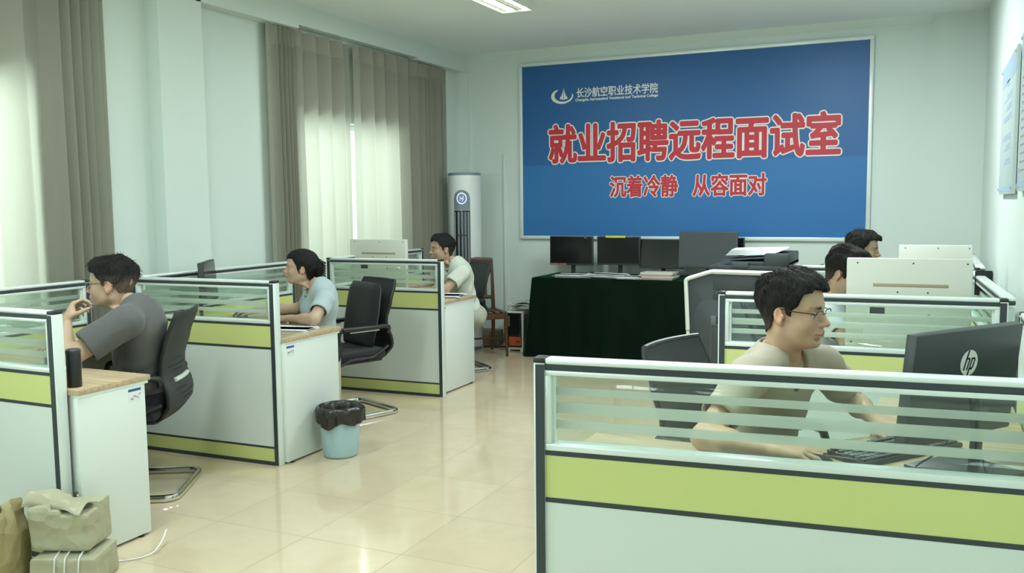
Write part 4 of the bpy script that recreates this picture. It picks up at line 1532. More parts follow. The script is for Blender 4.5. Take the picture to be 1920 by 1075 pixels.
# loose strip of packing string on the floor
b = B()
tube(b, fillet([(-3.13, 2.66, .003), (-3.07, 2.72, .004), (-3.04, 2.78, .012), (-3.075, 2.86, .03), (-3.12, 2.93, .055)], .06, 6), .004, 6, flat=.4)
tag(obj('packing_string', b, MT['paper']), 'loose white plastic strip curling on the floor by the left desk end', 'string')

# ================================================================== people (implicit surfaces meshed into one skin)
class Field:
    def __init__(self, lo, hi, h):
        self.lo = np.array(lo, float); self.h = h
        self.n = np.maximum(4, np.ceil((np.array(hi) - self.lo) / h).astype(int) + 1)
        self.D = np.full(self.n, 0.08, np.float32)
    def sub(self, lo, hi):
        a = np.clip(np.floor((np.array(lo) - self.lo) / self.h).astype(int), 0, self.n)
        b = np.clip(np.ceil((np.array(hi) - self.lo) / self.h).astype(int) + 1, 0, self.n)
        if np.any(b - a < 1): return None
        sl = tuple(slice(int(i), int(j)) for i, j in zip(a, b))
        ax = [self.lo[i] + self.h * np.arange(a[i], b[i]) for i in range(3)]
        X, Y, Z = np.meshgrid(*ax, indexing='ij', sparse=True)
        return sl, X.astype(np.float32), Y.astype(np.float32), Z.astype(np.float32)
    def apply(self, f, lo, hi, k=0.0, mode='add', pad=0.06):
        s = self.sub(np.array(lo) - pad, np.array(hi) + pad)
        if s is None: return
        sl, X, Y, Z = s
        d = f(X, Y, Z)
        A = self.D[sl]
        if mode == 'cut': d = -d
        if k <= 0:
            self.D[sl] = np.minimum(A, d) if mode == 'add' else np.maximum(A, d)
        else:
            if mode == 'add':
                hh = np.clip(.5 + .5 * (A - d) / k, 0, 1)
                self.D[sl] = A * (1 - hh) + d * hh - k * hh * (1 - hh)
            else:
                hh = np.clip(.5 - .5 * (A - d) / k, 0, 1)
                self.D[sl] = A * (1 - hh) + d * hh + k * hh * (1 - hh)
    def cap(self, a, b, ra, rb, k=0.02, mode='add', ax=None, fl=1.0):
        """tapered capsule, optionally flattened by fl along axis ax"""
        a, b = np.array(a, float), np.array(b, float)
        ba = b - a; L2 = max(1e-9, ba @ ba)
        n = None
        if ax is not None:
            n = np.array(ax, float); n = n - ba * (n @ ba) / L2; n /= np.linalg.norm(n)
        def f(X, Y, Z):
            px, py, pz = X - a[0], Y - a[1], Z - a[2]
            t = np.clip((px * ba[0] + py * ba[1] + pz * ba[2]) / L2, 0, 1)
            qx, qy, qz = px - t * ba[0], py - t * ba[1], pz - t * ba[2]
            r = ra + (rb - ra) * t
            if n is not None:
                dn = (qx * n[0] + qy * n[1] + qz * n[2]) * (1 / fl - 1)
                qx, qy, qz = qx + dn * n[0], qy + dn * n[1], qz + dn * n[2]
                return (np.sqrt(qx * qx + qy * qy + qz * qz) - r) * min(1, fl) ** .5
            return np.sqrt(qx * qx + qy * qy + qz * qz) - r
        R = max(ra, rb) * max(1, fl)
        self.apply(f, np.minimum(a, b) - R, np.maximum(a, b) + R, k, mode)
    def ell(self, c, rad, k=0.02, mode='add', R=None):
        c = np.array(c, float); rad = np.array(rad, float)
        R = np.eye(3) if R is None else np.array(R, float)      # rows: local axes
        def f(X, Y, Z):
            px, py, pz = X - c[0], Y - c[1], Z - c[2]
            l = [px * R[i][0] + py * R[i][1] + pz * R[i][2] for i in range(3)]
            k0 = np.sqrt(sum((l[i] / rad[i]) ** 2 for i in range(3)))
            k1 = np.sqrt(sum((l[i] / rad[i] ** 2) ** 2 for i in range(3))) + 1e-9
            return k0 * (k0 - 1) / k1
        ext = np.sqrt(((R * rad[:, None]) ** 2).sum(0))
        self.apply(f, c - ext, c + ext, k, mode)
    def plane(self, p, n):
        """keep what lies behind the plane (normal points to the removed side)"""
        p = np.array(p, float); n = np.array(n, float); n /= np.linalg.norm(n)
        X, Y, Z = self.axes()
        self.D = np.maximum(self.D, ((X - p[0]) * n[0] + (Y - p[1]) * n[1] + (Z - p[2]) * n[2]).astype(np.float32))
    def axes(self):
        ax = [(self.lo[i] + self.h * np.arange(self.n[i])).astype(np.float32) for i in range(3)]
        return np.meshgrid(*ax, indexing='ij', sparse=True)
    def net(self):
        """surface nets -> verts, quads"""
        D = self.D
        for i in range(3):
            s = [slice(None)] * 3
            for e in (0, -1):
                s[i] = e
                D[tuple(s)] = np.maximum(D[tuple(s)], self.h * .5)
        ins = D < 0
        nx, ny, nz = [int(q) for q in self.n - 1]
        cnt = np.zeros((nx, ny, nz), np.int8)
        for dx in (0, 1):
            for dy in (0, 1):
                for dz in (0, 1):
                    cnt += ins[dx:dx + nx, dy:dy + ny, dz:dz + nz]
        act = np.argwhere((cnt > 0) & (cnt < 8))
        idx = np.full((nx, ny, nz), -1, np.int64)
        idx[tuple(act.T)] = np.arange(len(act))
        P = np.zeros((len(act), 3)); N = np.zeros(len(act))
        corners = [(0, 0, 0), (1, 0, 0), (0, 1, 0), (1, 1, 0), (0, 0, 1), (1, 0, 1), (0, 1, 1), (1, 1, 1)]
        val = [D[act[:, 0] + c[0], act[:, 1] + c[1], act[:, 2] + c[2]].astype(float) for c in corners]
        for i in range(8):
            for j in range(i + 1, 8):
                df = np.array(corners[j]) - np.array(corners[i])
                if abs(df).sum() != 1: continue
                m = (val[i] < 0) != (val[j] < 0)
                t = np.where(m, val[i] / np.where(m, val[i] - val[j], 1), 0)
                pt = np.array(corners[i])[None] + t[:, None] * df[None]
                P[m] += pt[m]; N[m] += 1
        V = self.lo + self.h * (act + P / N[:, None])
        F = []
        for axis in range(3):
            a = ins.take(range(0, self.n[axis] - 1), axis); b_ = ins.take(range(1, self.n[axis]), axis)
            e = np.argwhere(a != b_)
            u, v = (axis + 1) % 3, (axis + 2) % 3
            ok = (e[:, u] > 0) & (e[:, v] > 0) & (e[:, u] < self.n[u] - 1) & (e[:, v] < self.n[v] - 1)
            e = e[ok]
            s = a[tuple(e.T)]
            def at(du, dv):
                q = e.copy(); q[:, u] += du; q[:, v] += dv
                return idx[tuple(q.T)]
            q = np.stack([at(-1, -1), at(0, -1), at(0, 0), at(-1, 0)], 1)
            q[~s] = q[~s][:, ::-1]
            F.append(q)
        F = np.concatenate(F)
        return V, F[(F >= 0).all(1)]

def smooth_mesh(V, F, it=1, lam=.5):
    for _ in range(it):
        S = np.zeros_like(V); n = np.zeros(len(V))
        for a in range(4):
            for s in (1, 3):
                np.add.at(S, F[:, a], V[F[:, (a + s) % 4]]); np.add.at(n, F[:, a], 1)
        V = V + lam * (S / np.maximum(n, 1)[:, None] - V)
    return V
def vnormals(V, F):
    n = np.cross(V[F[:, 2]] - V[F[:, 0]], V[F[:, 3]] - V[F[:, 1]])
    N = np.zeros_like(V)
    for a in range(4): np.add.at(N, F[:, a], n)
    return N / (np.linalg.norm(N, axis=1)[:, None] + 1e-12)

def mesh_from(name, parts, mats, parent=None, colors=None):
    """parts: list of (V,F); colors: list of (n,3) or None"""
    V = np.concatenate([p[0] for p in parts])
    off = 0; Fs = []
    for p in parts:
        Fs.append(p[1] + off); off += len(p[0])
    F = np.concatenate(Fs)
    me = bpy.data.meshes.new(name)
    me.vertices.add(len(V)); me.vertices.foreach_set('co', V.astype(np.float32).ravel())
    me.loops.add(len(F) * 4); me.loops.foreach_set('vertex_index', F.astype(np.int32).ravel())
    me.polygons.add(len(F)); me.polygons.foreach_set('loop_start', (np.arange(len(F)) * 4).astype(np.int32))
    me.polygons.foreach_set('loop_total', np.full(len(F), 4, np.int32))
    me.update(calc_edges=True)
    me.polygons.foreach_set('use_smooth', [True] * len(F))
    if colors is not None:
        c = np.concatenate(colors)
        at = me.color_attributes.new('tone', 'FLOAT_COLOR', 'POINT')
        at.data.foreach_set('color', np.concatenate([c, np.ones((len(c), 1))], 1).astype(np.float32).ravel())
    for m in (mats if isinstance(mats, (list, tuple)) else [mats]): me.materials.append(m)
    o = bpy.data.objects.new(name, me)
    C.objects.link(o)
    if parent is not None: o.parent = parent
    return o

def nrm(v):
    v = np.array(v, float); return v / np.linalg.norm(v)

MT['skin'] = mat('skin', (.5, .35, .25), .52, attr='tone', bump=.03, bscale=220, vary=.04, vscale=30)
_b = MT['skin'].node_tree.nodes['Principled BSDF']
_b.inputs['Subsurface Weight'].default_value = .12
_b.inputs['Subsurface Radius'].default_value = (.012, .005, .003)
_b.inputs['Subsurface Scale'].default_value = .6
MT['hair'] = mat('black_hair', (.012, .011, .010), .62, spec=.22, attr='tone', bump=.8, bscale=120, stretch=(1, 1, .3))
MT['glasses_dark'] = mat('dark_metal', (.03, .03, .035), .35, .6)
MT['trousers'] = mat('dark_trousers', (.015, .017, .02), .85, bump=.2, bscale=30)
MT['trousers_pale'] = mat('pale_trousers', (.40, .40, .34), .85, bump=.2, bscale=30)
MT['shoe'] = mat('black_shoe', (.012, .012, .012), .5)

# head profile helpers ------------------------------------------------------
def head_field(h, wide=1.0, jaw=1.0, nose=1.0, female=False, ears=True):
    f = Field((-.145, -.115, -.22), (.150, .115, .150), h)
    w_ = wide
    f.ell((-.014, 0, .036), (.097, .0765 * w_, .090), 0)
    f.ell((.020, 0, .045), (.070, .066 * w_, .070), .03)                # forehead
    f.ell((.024, 0, -.020), (.064, .064 * w_, .080), .03)               # face
    f.ell((.028, 0, -.062), (.056, .052 * w_ * jaw, .044), .03)         # jaw
    f.cap((-.005, .050 * w_ * jaw, -.052), (.055, .022 * jaw, -.088), .018, .016, .035)
    f.cap((-.005, -.050 * w_ * jaw, -.052), (.055, -.022 * jaw, -.088), .018, .016, .035)
    f.ell((.070, 0, -.092), (.021, .024, .019), .025)                   # chin
    for s in (-1, 1):
        f.ell((.056, s * .038 * w_, -.026), (.026, .024, .026), .028)   # cheek
        f.cap((.083, s * .012, .030), (.068, s * .046 * w_, .030), .009, .008, .018)   # brow
        f.ell((.100, s * .031, .006), (.017, .0175, .0125), .016, 'cut')   # socket
    # nose
    f.cap((.088, 0, .020), (.110, 0, -.020), .0085, .0095 * nose, .014)
    f.ell((.113, 0, -.022), (.0105 * nose, .0105 * nose, .009), .010)
    for s in (-1, 1):
        f.ell((.102, s * .0125 * nose, -.026), (.010, .0078, .0075), .009)
        f.ell((.108, s * .0068, -.0335), (.0045, .0036, .005), .003, 'cut')
    # mouth
    f.ell((.082, 0, -.054), (.020, .026, .022), .016)
    f.cap((.0985, -.007, -.0515), (.088, -.022, -.0555), .0062, .0035, .006)
    f.cap((.0985, .007, -.0515), (.088, .022, -.0555), .0062, .0035, .006)
    f.cap((.0965, -.008, -.0625), (.088, -.020, -.0585), .0068, .0035, .006)
    f.cap((.0965, .008, -.0625), (.088, .020, -.0585), .0068, .0035, .006)
    f.cap((.104, -.016, -.0570), (.104, .016, -.0570), .0016, .0016, .003, 'cut')
    f.ell((.090, 0, -.074), (.010, .020, .006), .010, 'cut')
    # eyes
    for s in (-1, 1):
        f.ell((.0745, s * .0315, .005), (.0125, .0135, .0120), .002)
        f.cap((.0835, s * .0215, .0105), (.0775, s * .0430, .0095), .0046, .0042, .004)   # upper lid
        f.cap((.0815, s * .0220, -.0030), (.0770, s * .0420, -.0025), .0040, .0036, .005)   # lower lid
    # neck
    f.cap((-.018, 0, -.045), (-.040, 0, -.215), .056 * (.86 if female else 1.0) * w_ ** .5, .060 * (.84 if female else 1.0) * w_ ** .5, .03)
    f.ell((.0, 0, -.10), (.045, .040 * w_, .035), .03)
    if ears:
        for s in (-1, 1):
            yy = s * .0765 * w_
            a = math.radians(14)
            R = [(math.cos(a), s * .35, math.sin(a)), (-.35 * s, 1, 0), (-math.sin(a), 0, math.cos(a))]
            R = [nrm(q) for q in R]
            f.ell((-.012, yy + s * .004, .000), (.0175, .0085, .031), .006, R=R)
            f.ell((-.006, yy + s * .0125, .003), (.0095, .006, .019), .005, 'cut', R=R)
            f.ell((-.004, yy + s * .002, -.026), (.009, .007, .010), .006)
            f.ell((.004, yy + s * .004, -.003), (.006, .006, .008), .005)
    return f

def head_colors(V, base, lip, brow=True, wide=1.0, stubble=0.0, female=False):
    c = np.tile(np.array(base), (len(V), 1))
    def mix(m, col):
        m = np.clip(m, 0, 1)[:, None]
        return c * (1 - m) + np.array(col)[None] * m
    x, y, z = V.T
    ay = np.abs(y)
    front = x > .05
    # warmer cheeks, nose and ears
    c = mix(.28 * np.exp(-(((ay - .040) / .022) ** 2 + ((z + .022) / .022) ** 2)) * front, np.array(base) * (1.05, .80, .78))
    c = mix(.35 * np.exp(-((y / .014) ** 2 + ((z + .024) / .014) ** 2)) * (x > .09), np.array(base) * (1.05, .78, .75))
    c = mix(.45 * (ay > .074 * wide) * (np.abs(x + .01) < .03), np.array(base) * (1.05, .72, .66))
    if stubble: c = mix(stubble * np.exp(-(((z + .078) / .026) ** 2)) * (x > .03), (.16, .13, .10))
    # lips
    def dcap(a, b):
        a, b = np.array(a), np.array(b); ba = b - a
        P = np.stack([x, ay, z], 1) - a
        t = np.clip(P @ ba / (ba @ ba), 0, 1)
        return np.linalg.norm(P - t[:, None] * ba, axis=1)
    dl = np.minimum(dcap((.100, 0, -.0520), (.089, .0215, -.0560)), dcap((.098, 0, -.0625), (.089, .019, -.0585)))
    c = mix((1 - (dl - .0058) / .002) * (x > .084), lip)
    c = mix((1 - (np.abs(z + .0572) - .0006) / .0009) * (x > .090) * (ay < .021) * .75, (.14, .05, .04))
    # brows
    if brow:
        db = dcap((.094, .014, .0285), (.074, .047 * wide, .0310))
        c = mix(.85 * (1 - (db - (.0050 if not female else .0038)) / .003), (.045, .036, .030))
    # eyes: white, iris, lash line
    ez = z - .0035
    ins = (np.abs(ez) < .0043 * np.sqrt(np.clip(1 - ((ay - .0315) / .0125) ** 2, 0, 1)) + .0004) & (x > .074) & (ay > .018) & (ay < .045)
    c[ins] = (.55, .52, .48)
    iris = ins & ((ay - .0305) ** 2 + ez ** 2 < .0050 ** 2)
    c[iris] = (.014, .010, .008)
    lash = (np.abs(ez - (.0046 * np.sqrt(np.clip(1 - ((ay - .0315) / .0145) ** 2, 0, 1)) + .0008)) < .0013) & (x > .070) & (ay > .0175) & (ay < .0465)
    c[lash] = (.03, .024, .02)
    return c

def hair_h(x, style):
    """height of the hairline at forward position x"""
    T = {
        'short': [(-.14, -.070), (-.075, -.070), (-.045, -.045), (-.030, .000), (-.012, .030), (.008, .026), (.012, .000), (.026, .000), (.032, .030), (.050, .045), (.060, .072), (.080, .082), (.12, .086)],
        'fade': [(-.14, -.045), (-.075, -.040), (-.045, -.022), (-.030, .004), (-.012, .030), (.008, .026), (.012, .002), (.024, .002), (.030, .030), (.046, .048), (.058, .072), (.080, .080), (.12, .084)],
        'fringe': [(-.14, -.060), (-.075, -.060), (-.045, -.045), (-.030, .000), (-.012, .030), (.008, .024), (.012, -.005), (.030, -.008), (.034, .020), (.055, .035), (.075, .040), (.12, .040)],
        'tied': [(-.14, -.085), (-.075, -.080), (-.045, -.062), (-.030, -.02), (-.020, .022), (-.002, .026), (.006, .004), (.022, -.004), (.034, .020), (.050, .046), (.062, .064), (.080, .076), (.12, .082)],
    }[style]
    return np.interp(x, [t[0] for t in T], [t[1] for t in T])

def hair_mesh(h, style, wide, seed, top=.022, side=.006, female=False, extra=None):
    f = head_field(h, wide, ears=False, female=female)
    X, Y, Z = f.axes()
    rnd = np.random.RandomState(seed)
    t = side + (top - side) * np.clip((Z - .02) / .085, 0, 1) ** 1.2
    if style == 'tied': t = np.full_like(Z, .012) + 0 * Z
    # strands: fine ridges running back from the brow, plus coarser tufts
    n = 0
    for k in range(7):
        a = rnd.uniform(-.5, .5); fr = rnd.uniform(110, 260)
        n = n + np.sin(fr * (Y * np.cos(a) + X * .22 * np.sin(a) + .25 * Z) + rnd.uniform(0, 6) + 2.0 * np.sin(24 * X + 6 * k) + 1.5 * np.sin(30 * Z + k))
    n = n / 7
    n2 = np.sin(38 * X + 26 * Y + 1.3 * seed) * np.sin(31 * Y - 22 * X + seed) 
    amp = np.clip((Z + .02) / .08, .15, 1)
    if style == 'tied':
        d = f.D - (t + .0042 * n)
    else:
        d = f.D - (t + amp * (.0125 * n + .0080 * n2))
    hl = hair_h(X + 0 * Y, style) + .006 * np.sin(55 * Y + seed) * (X > .03) + .004 * np.sin(150 * Y + 80 * X)
    cut = (hl - Z) * .75
    d = np.maximum(d, cut.astype(np.float32))
    d = np.maximum(d, -(f.D + .006))                       # hollow inside
    f.D = d.astype(np.float32)
    if extra: extra(f)
    # keep the hair shell clear of the neck's lower end
    f.plane((0, 0, -.10), (0, 0, -1))
    return f.net()

def to_world(V, Cc, F, U, s=1.0):
    F = nrm(F); U = np.array(U, float); U = nrm(U - F * (U @ F)); L = np.cross(U, F)
    return np.array(Cc) + s * (V[:, :1] * F + V[:, 1:2] * L + V[:, 2:] * U), (F, L, U)

def hand(f, Wp, d, pn, side, curl=(.5, .6, .4), s=1.0, spread=.10, thumb=(.75, .55, .15), curls=None):
    """Wp wrist, d finger direction, pn palm side normal, side = thumb side unit vector"""
    d = nrm(d); pn = np.array(pn, float); pn = nrm(pn - d * (pn @ d)); side_ = np.cross(d, pn)
    if side_ @ np.array(side) < 0: side_ = -side_
    Wp = np.array(Wp, float)
    def rot(v, a):     # rotate the pointing direction towards the palm
        return v * math.cos(a) + pn * math.sin(a)
    base = []
    offs = [.032, .0105, -.0115, -.031]
    klen = [.090, .093, .087, .078]
    for o, kl in zip(offs, klen):
        k = Wp + s * (d * kl + side_ * o * 1.0 - pn * (.004 if abs(o) < .02 else .001))
        base.append(k)
        f.cap(Wp + s * (d * .012 + side_ * o * .55), k, .0145 * s, .0115 * s, .016 * s)
    f.cap(Wp + s * (d * .02 + side_ * .012), Wp + s * (d * .05 + side_ * .022 + pn * .006), .016 * s, .017 * s, .02 * s)
    f.cap(Wp + s * (d * .02 - side_ * .014), Wp + s * (d * .055 - side_ * .022 + pn * .004), .015 * s, .013 * s, .02 * s)
    tips = []
    lens = [(.043, .026, .020), (.047, .030, .021), (.044, .028, .020), (.034, .021, .018)]
    for i in range(4):
        cu = curls[i] if curls else curl
        v = nrm(d + side_ * (offs[i] / .032) * spread)
        p = base[i]; a = 0
        r = [.0098, .0088, .0080, .0068]
        if i == 3: r = [q * .88 for q in r]
        for j in range(3):
            a += cu[j]
            dirv = v * math.cos(a) + pn * math.sin(a)
            q = p + s * lens[i][j] * dirv
            f.cap(p, q, r[j] * s, r[j + 1] * s, .004 * s)
            p = q
        tips.append(p)
    # thumb
    p = Wp + s * (d * .026 + side_ * .026 + pn * .006)
    tv = nrm(d * thumb[0] + side_ * thumb[1] + pn * thumb[2])
    q = p + s * .042 * tv
    f.cap(p, q, .0135 * s, .0105 * s, .012 * s)
    tv2 = nrm(tv + d * .35 + pn * .1 - side_ * .25)
    q2 = q + s * .030 * tv2
    f.cap(q, q2, .0105 * s, .0095 * s, .004 * s)
    f.cap(q2, q2 + s * .020 * nrm(tv2 - side_ * .15), .0095 * s, .0075 * s, .003 * s)
    return tips

def person(label, J, look, skin, lip, shirt_m, hair, res=.006, girth=1.0, collar='crew', fold_seed=1, glasses=None, female=False, wide=1.0, jaw=1.0, nose=1.0, headres=.0032, hs=1.0, stubble=0, trousers=None, sleeve=.62, armr=1.0, shirt_noise=.004, collar_col=None, legs=True, fade=False, hem=.10, strands=500):
    """J: joints in world space. pelvis, neck, shL, shR, elL, elR, wrL, wrR, head, up, fwd(torso), kneeL.. ; hands: callables"""
    g = girth
    pel, neck = np.array(J['pelvis'], float), np.array(J['neck'], float)
    shL, shR = np.array(J['shL'], float), np.array(J['shR'], float)
    Fh = nrm(look); Hc = np.array(J['head'], float)
    lat = nrm(shL - shR)
    up = nrm(neck - pel)
    fwd = nrm(np.cross(lat, up)); lat = nrm(np.cross(up, fwd))
    mid = pel + (neck - pel) * .42
    chest = pel + (neck - pel) * .72
    RB = [fwd, lat, up]
    tl = np.linalg.norm(neck - pel)
    pts = [pel, neck] + [np.array(J[k], float) for k in ('shL', 'shR', 'elL', 'elR', 'wrL', 'wrR') if k in J]
    legpts = [np.array(J[k], float) for k in ('knL', 'knR', 'anL', 'anR') if k in J]
    lo = np.min(pts, 0) - .26; hi = np.max(pts, 0) + .26
    hi[2] = max(neck[2] + .08, max(p[2] for p in pts) + .14)
    lo[2] = min(lo[2], pel[2] - .18)
    if legpts:
        lo = np.minimum(lo, np.min(legpts, 0) - .16); hi = np.maximum(hi, np.max(legpts, 0) + .16)
    def torso(f, inf):
        f.ell(pel + fwd * .00 + up * .02, (.105 * g + inf, .150 * g + inf, .12 + inf), .03, R=RB)
        f.ell(mid + fwd * (.012 + .03 * (g - 1)), (.098 * g + inf + (.05 * (g - 1)), .135 * g + inf, .17 + inf), .06, R=RB)
        f.ell(chest + fwd * .005, (.100 * g + inf, (.150 if not female else .135) * g + inf, .155 + inf), .06, R=RB)
        f.ell(chest - fwd * .03 + up * .03, (.085 * g + inf, .13 * g + inf, .12 + inf), .05, R=RB)
        if female:
            for s in (-1, 1): f.ell(chest + fwd * .075 + lat * s * .062 - up * .02, (.050 + inf, .058 + inf, .055 + inf), .05, R=RB)
        f.cap(shL - lat * .02 - up * .005, neck - up * .030 - fwd * .012, .056 * g ** .5 + inf, .062 + inf, .05)
        f.cap(shR + lat * .02 - up * .005, neck - up * .030 - fwd * .012, .056 * g ** .5 + inf, .062 + inf, .05)
    # ---- body (skin): torso core, neck stub, arms, hands, legs
    f = Field(lo, hi, res)
    torso(f, -.016)
    f.cap(neck - up * .08, neck + (Hc - neck) * .16, .050, .040 * (.86 if female else 1) * wide ** .5, .03)
    tips = {}
    for sd, sgn in (('L', 1), ('R', -1)):
        if 'el' + sd not in J: continue
        sh, el, wr = (np.array(J[q + sd], float) for q in ('sh', 'el', 'wr'))
        f.cap(sh, el, .046 * armr, .037 * armr, .03)
        f.cap(el, el + (wr - el) * .35, .037 * armr, .040 * armr, .02)
        f.cap(el + (wr - el) * .30, wr, .040 * armr, .0255 * armr, .02, ax=J.get('palm' + sd, (0, 0, 1)), fl=.86)
        h = J.get('hand' + sd)
        if h: h(f)
    if legs and legpts:
        for sd, sgn in (('L', 1), ('R', -1)):
            hip = pel + lat * sgn * .085 * g
            kn, an = np.array(J['kn' + sd], float), np.array(J['an' + sd], float)
            f.cap(hip, kn, .068 * g ** .5, .046, .03); f.cap(kn, an, .046, .032, .03)
    Vb, Fb = f.net()
    Vb = smooth_mesh(Vb, Fb, 1, .3)
    cb = np.tile(np.array(skin), (len(Vb), 1))
    # ---- head
    fh = head_field(headres, wide, jaw, nose, female)
    Vh, Fh_ = fh.net()
    ch = head_colors(Vh, skin, lip, True, wide, stubble, female)
    Vw, (hF, hL, hU) = to_world(Vh, Hc, Fh, J.get('up', (0, 0, 1)), hs)
    # bend the lower neck towards the neck base
    low = np.clip((-.085 - Vh[:, 2]) / .13, 0, 1) ** 1.3
    tgt = neck - up * .03
    base0 = Hc + hs * (hF * -.040 + hU * -.215)
    Vw = Vw + low[:, None] * (tgt - base0)
    root = mesh_from('person', [(Vb, Fb), (Vw, Fh_)], MT['skin'], None, [cb, ch])
    tag(root, label, 'person')
    # ---- hair
    Vq, Fq = hair(wide)
    ch_ = np.tile(np.array((.0085, .0078, .0070)), (len(Vq), 1))
    lowm = np.clip(((.062 if fade else .030) - Vq[:, 2]) / .07, 0, 1) * np.clip((.05 - Vq[:, 0]) / .03, 0, 1)
    if not female: ch_ = ch_ * (1 - .75 * lowm[:, None]) + np.array((.19, .145, .11) if fade else (.06, .047, .036)) * .75 * lowm[:, None]
    # loose strands over the top and sides, combed away from the crown
    Nq = vnormals(Vq, Fq)
    rs = np.random.RandomState(fold_seed + 100)
    cand = np.where((Nq[:, 2] > -.25) & (Vq[:, 2] > (-.005 if not fade else .035)) & (np.linalg.norm(Vq - (-.01, 0, .03), axis=1) > .075))[0]
    pick = rs.choice(cand, min(len(cand), strands), replace=False)
    SV, SF, SC = [], [], []
    for i in pick:
        p, nn = Vq[i], Nq[i]
        fl = (p - np.array((-.06, 0, .13))) + rs.normal(0, .022, 3)
        if female: fl = np.array((-.13, 0, .0)) - p + rs.normal(0, .02, 3)
        fl = fl - nn * (fl @ nn); L_ = np.linalg.norm(fl)
        if L_ < 1e-4: continue
        fl /= L_
        sd_ = np.cross(nn, fl)
        ln = rs.uniform(.016, .034); lift = rs.uniform(.0008, .0065) if not female else rs.uniform(.0003, .0015)
        wd_ = rs.uniform(.0009, .0019)
        end_ = p + fl * ln
        if end_[0] > -.02 and end_[2] < hair_h(end_[0], 'short') + .006: continue
        b0 = len(SV)
        for t in range(4):
            u = t / 3
            c_ = p - nn * .0015 + fl * ln * u + nn * (lift * math.sin(u * 2.0) - .004 * u * u)
            wv = wd_ * (1 - .75 * u)
            SV += [c_ - sd_ * wv, c_ + sd_ * wv]
        for t in range(3): SF.append([b0 + 2 * t, b0 + 2 * t + 1, b0 + 2 * t + 3, b0 + 2 * t + 2])
        SC += [rs.uniform(.7, 3.2) * np.array((.0085, .0076, .0066))] * 8
    if SV:
        Fq = np.concatenate([Fq, np.array(SF) + len(Vq)]); Vq = np.concatenate([Vq, np.array(SV)]); ch_ = np.concatenate([ch_, np.array(SC)])
    Vq2, _ = to_world(Vq, Hc, Fh, J.get('up', (0, 0, 1)), hs)
    ho = mesh_from('hair', [(Vq2, Fq)], MT['hair'], root, [ch_])
    # ---- shirt
    f = Field(lo, hi, res)
    torso(f, .004)
    for sd, sgn in (('L', 1), ('R', -1)):
        if 'el' + sd not in J: continue
        sh, el = (np.array(J[q + sd], float) for q in ('sh', 'el'))
        ax_ = nrm(el - sh); e = sh + (el - sh) * sleeve
        g2 = Field(np.minimum(sh, e) - .14, np.maximum(sh, e) + .14, res)
        g2.cap(sh, e + ax_ * .08, .062 * armr * g ** .3, .066 * armr * g ** .3, 0)
        g2.cap(e - ax_ * .03, el + ax_ * .05, .043 * armr + .010, .039 * armr + .010, .004, 'cut')
        g2.plane(e, ax_)
        # place it on the same lattice by resampling at the nearest offset
        D2 = g2
        def fs(X, Y, Z, D2=D2):
            q = [np.clip(((A - D2.lo[i]) / D2.h), 0, D2.n[i] - 1.001) for i, A in enumerate((X, Y, Z))]
            i0 = [np.floor(a).astype(int) for a in q]
            fr = [a - b for a, b in zip(q, i0)]
            out = 0
            for dx in (0, 1):
                for dy in (0, 1):
                    for dz in (0, 1):
                        wgt = (fr[0] if dx else 1 - fr[0]) * (fr[1] if dy else 1 - fr[1]) * (fr[2] if dz else 1 - fr[2])
                        out = out + wgt * D2.D[i0[0] + dx, i0[1] + dy, i0[2] + dz]
            return out
        f.apply(fs, D2.lo + .07, D2.lo + D2.h * (D2.n - 1) - .07, .040, pad=.06)
    # neckline
    nb = neck - up * .035
    hd = nrm(Hc - hF * .03 - neck)
    f.cap(nb - up * .01, nb + hd * .16, .062 * wide ** .5 * hs * (1 if not female else .92), .070 * hs, .010, 'cut')
    f.ell(nb + fwd * .055 + up * .005, (.050, .050 if not female else .058, .060 if not female else .085), .012, 'cut', R=RB)
    # hem
    f.plane(pel - up * hem, -up)
    Vs, Fs = f.net()
    Vs = smooth_mesh(Vs, Fs, 2, .4)
    N = vnormals(Vs, Fs)
    rnd = np.random.RandomState(fold_seed)
    dsp = np.zeros(len(Vs))
    rel = Vs - chest
    cu_, cl_, cf_ = rel @ up, rel @ lat, rel @ fwd
    for k in range(6):
        th = rnd.uniform(-1.1, 1.1)
        fr = rnd.uniform(28, 70)
        ph = rnd.uniform(0, 6)
        s_ = np.sin(fr * (cu_ * math.cos(th) + cl_ * math.sin(th) + .4 * cf_) + ph + 1.6 * np.sin(9 * cl_ + 7 * cf_ + k))
        msk = np.clip(np.sin(7 * cu_ + 5 * cl_ + 9 * cf_ + rnd.uniform(0, 6)), 0, 1)
        dsp += np.sign(s_) * np.abs(s_) ** 1.4 * msk
    # bunching at the waist and in the armpits
    dsp = dsp * .5 + np.clip((-cu_ - .08) / .2, 0, 1) * np.sin(75 * cu_ + 12 * cl_ * cl_ * 8 + 3 * np.sin(6 * cl_)) * .8
    lim = np.clip((cu_ + .22) * 0 + 1, 0, 1) * np.where(cu_ > .13, .35, 1)
    Vs = Vs + N * (dsp * shirt_noise * lim)[:, None]
    so = mesh_from('shirt', [(Vs, Fs)], shirt_m, root)
    # collar band
    bm = B()
    ring = []
    for k in range(33):
        a = 2 * PI * k / 32
        cx = nb + hd * .030 + lat * math.sin(a) * (.070 * wide ** .5 if not female else .070) + fwd * (math.cos(a) * .068 + .010) + up * (-.022 * math.cos(a) - .008 - (.012 if female else 0) * max(0, math.cos(a)))
        ring.append(Vector(cx))
    tube(bm, ring, .0055, 8, cap=False, flat=1.5)
    obj('collar', bm, collar_col or shirt_m, so, smooth=70)
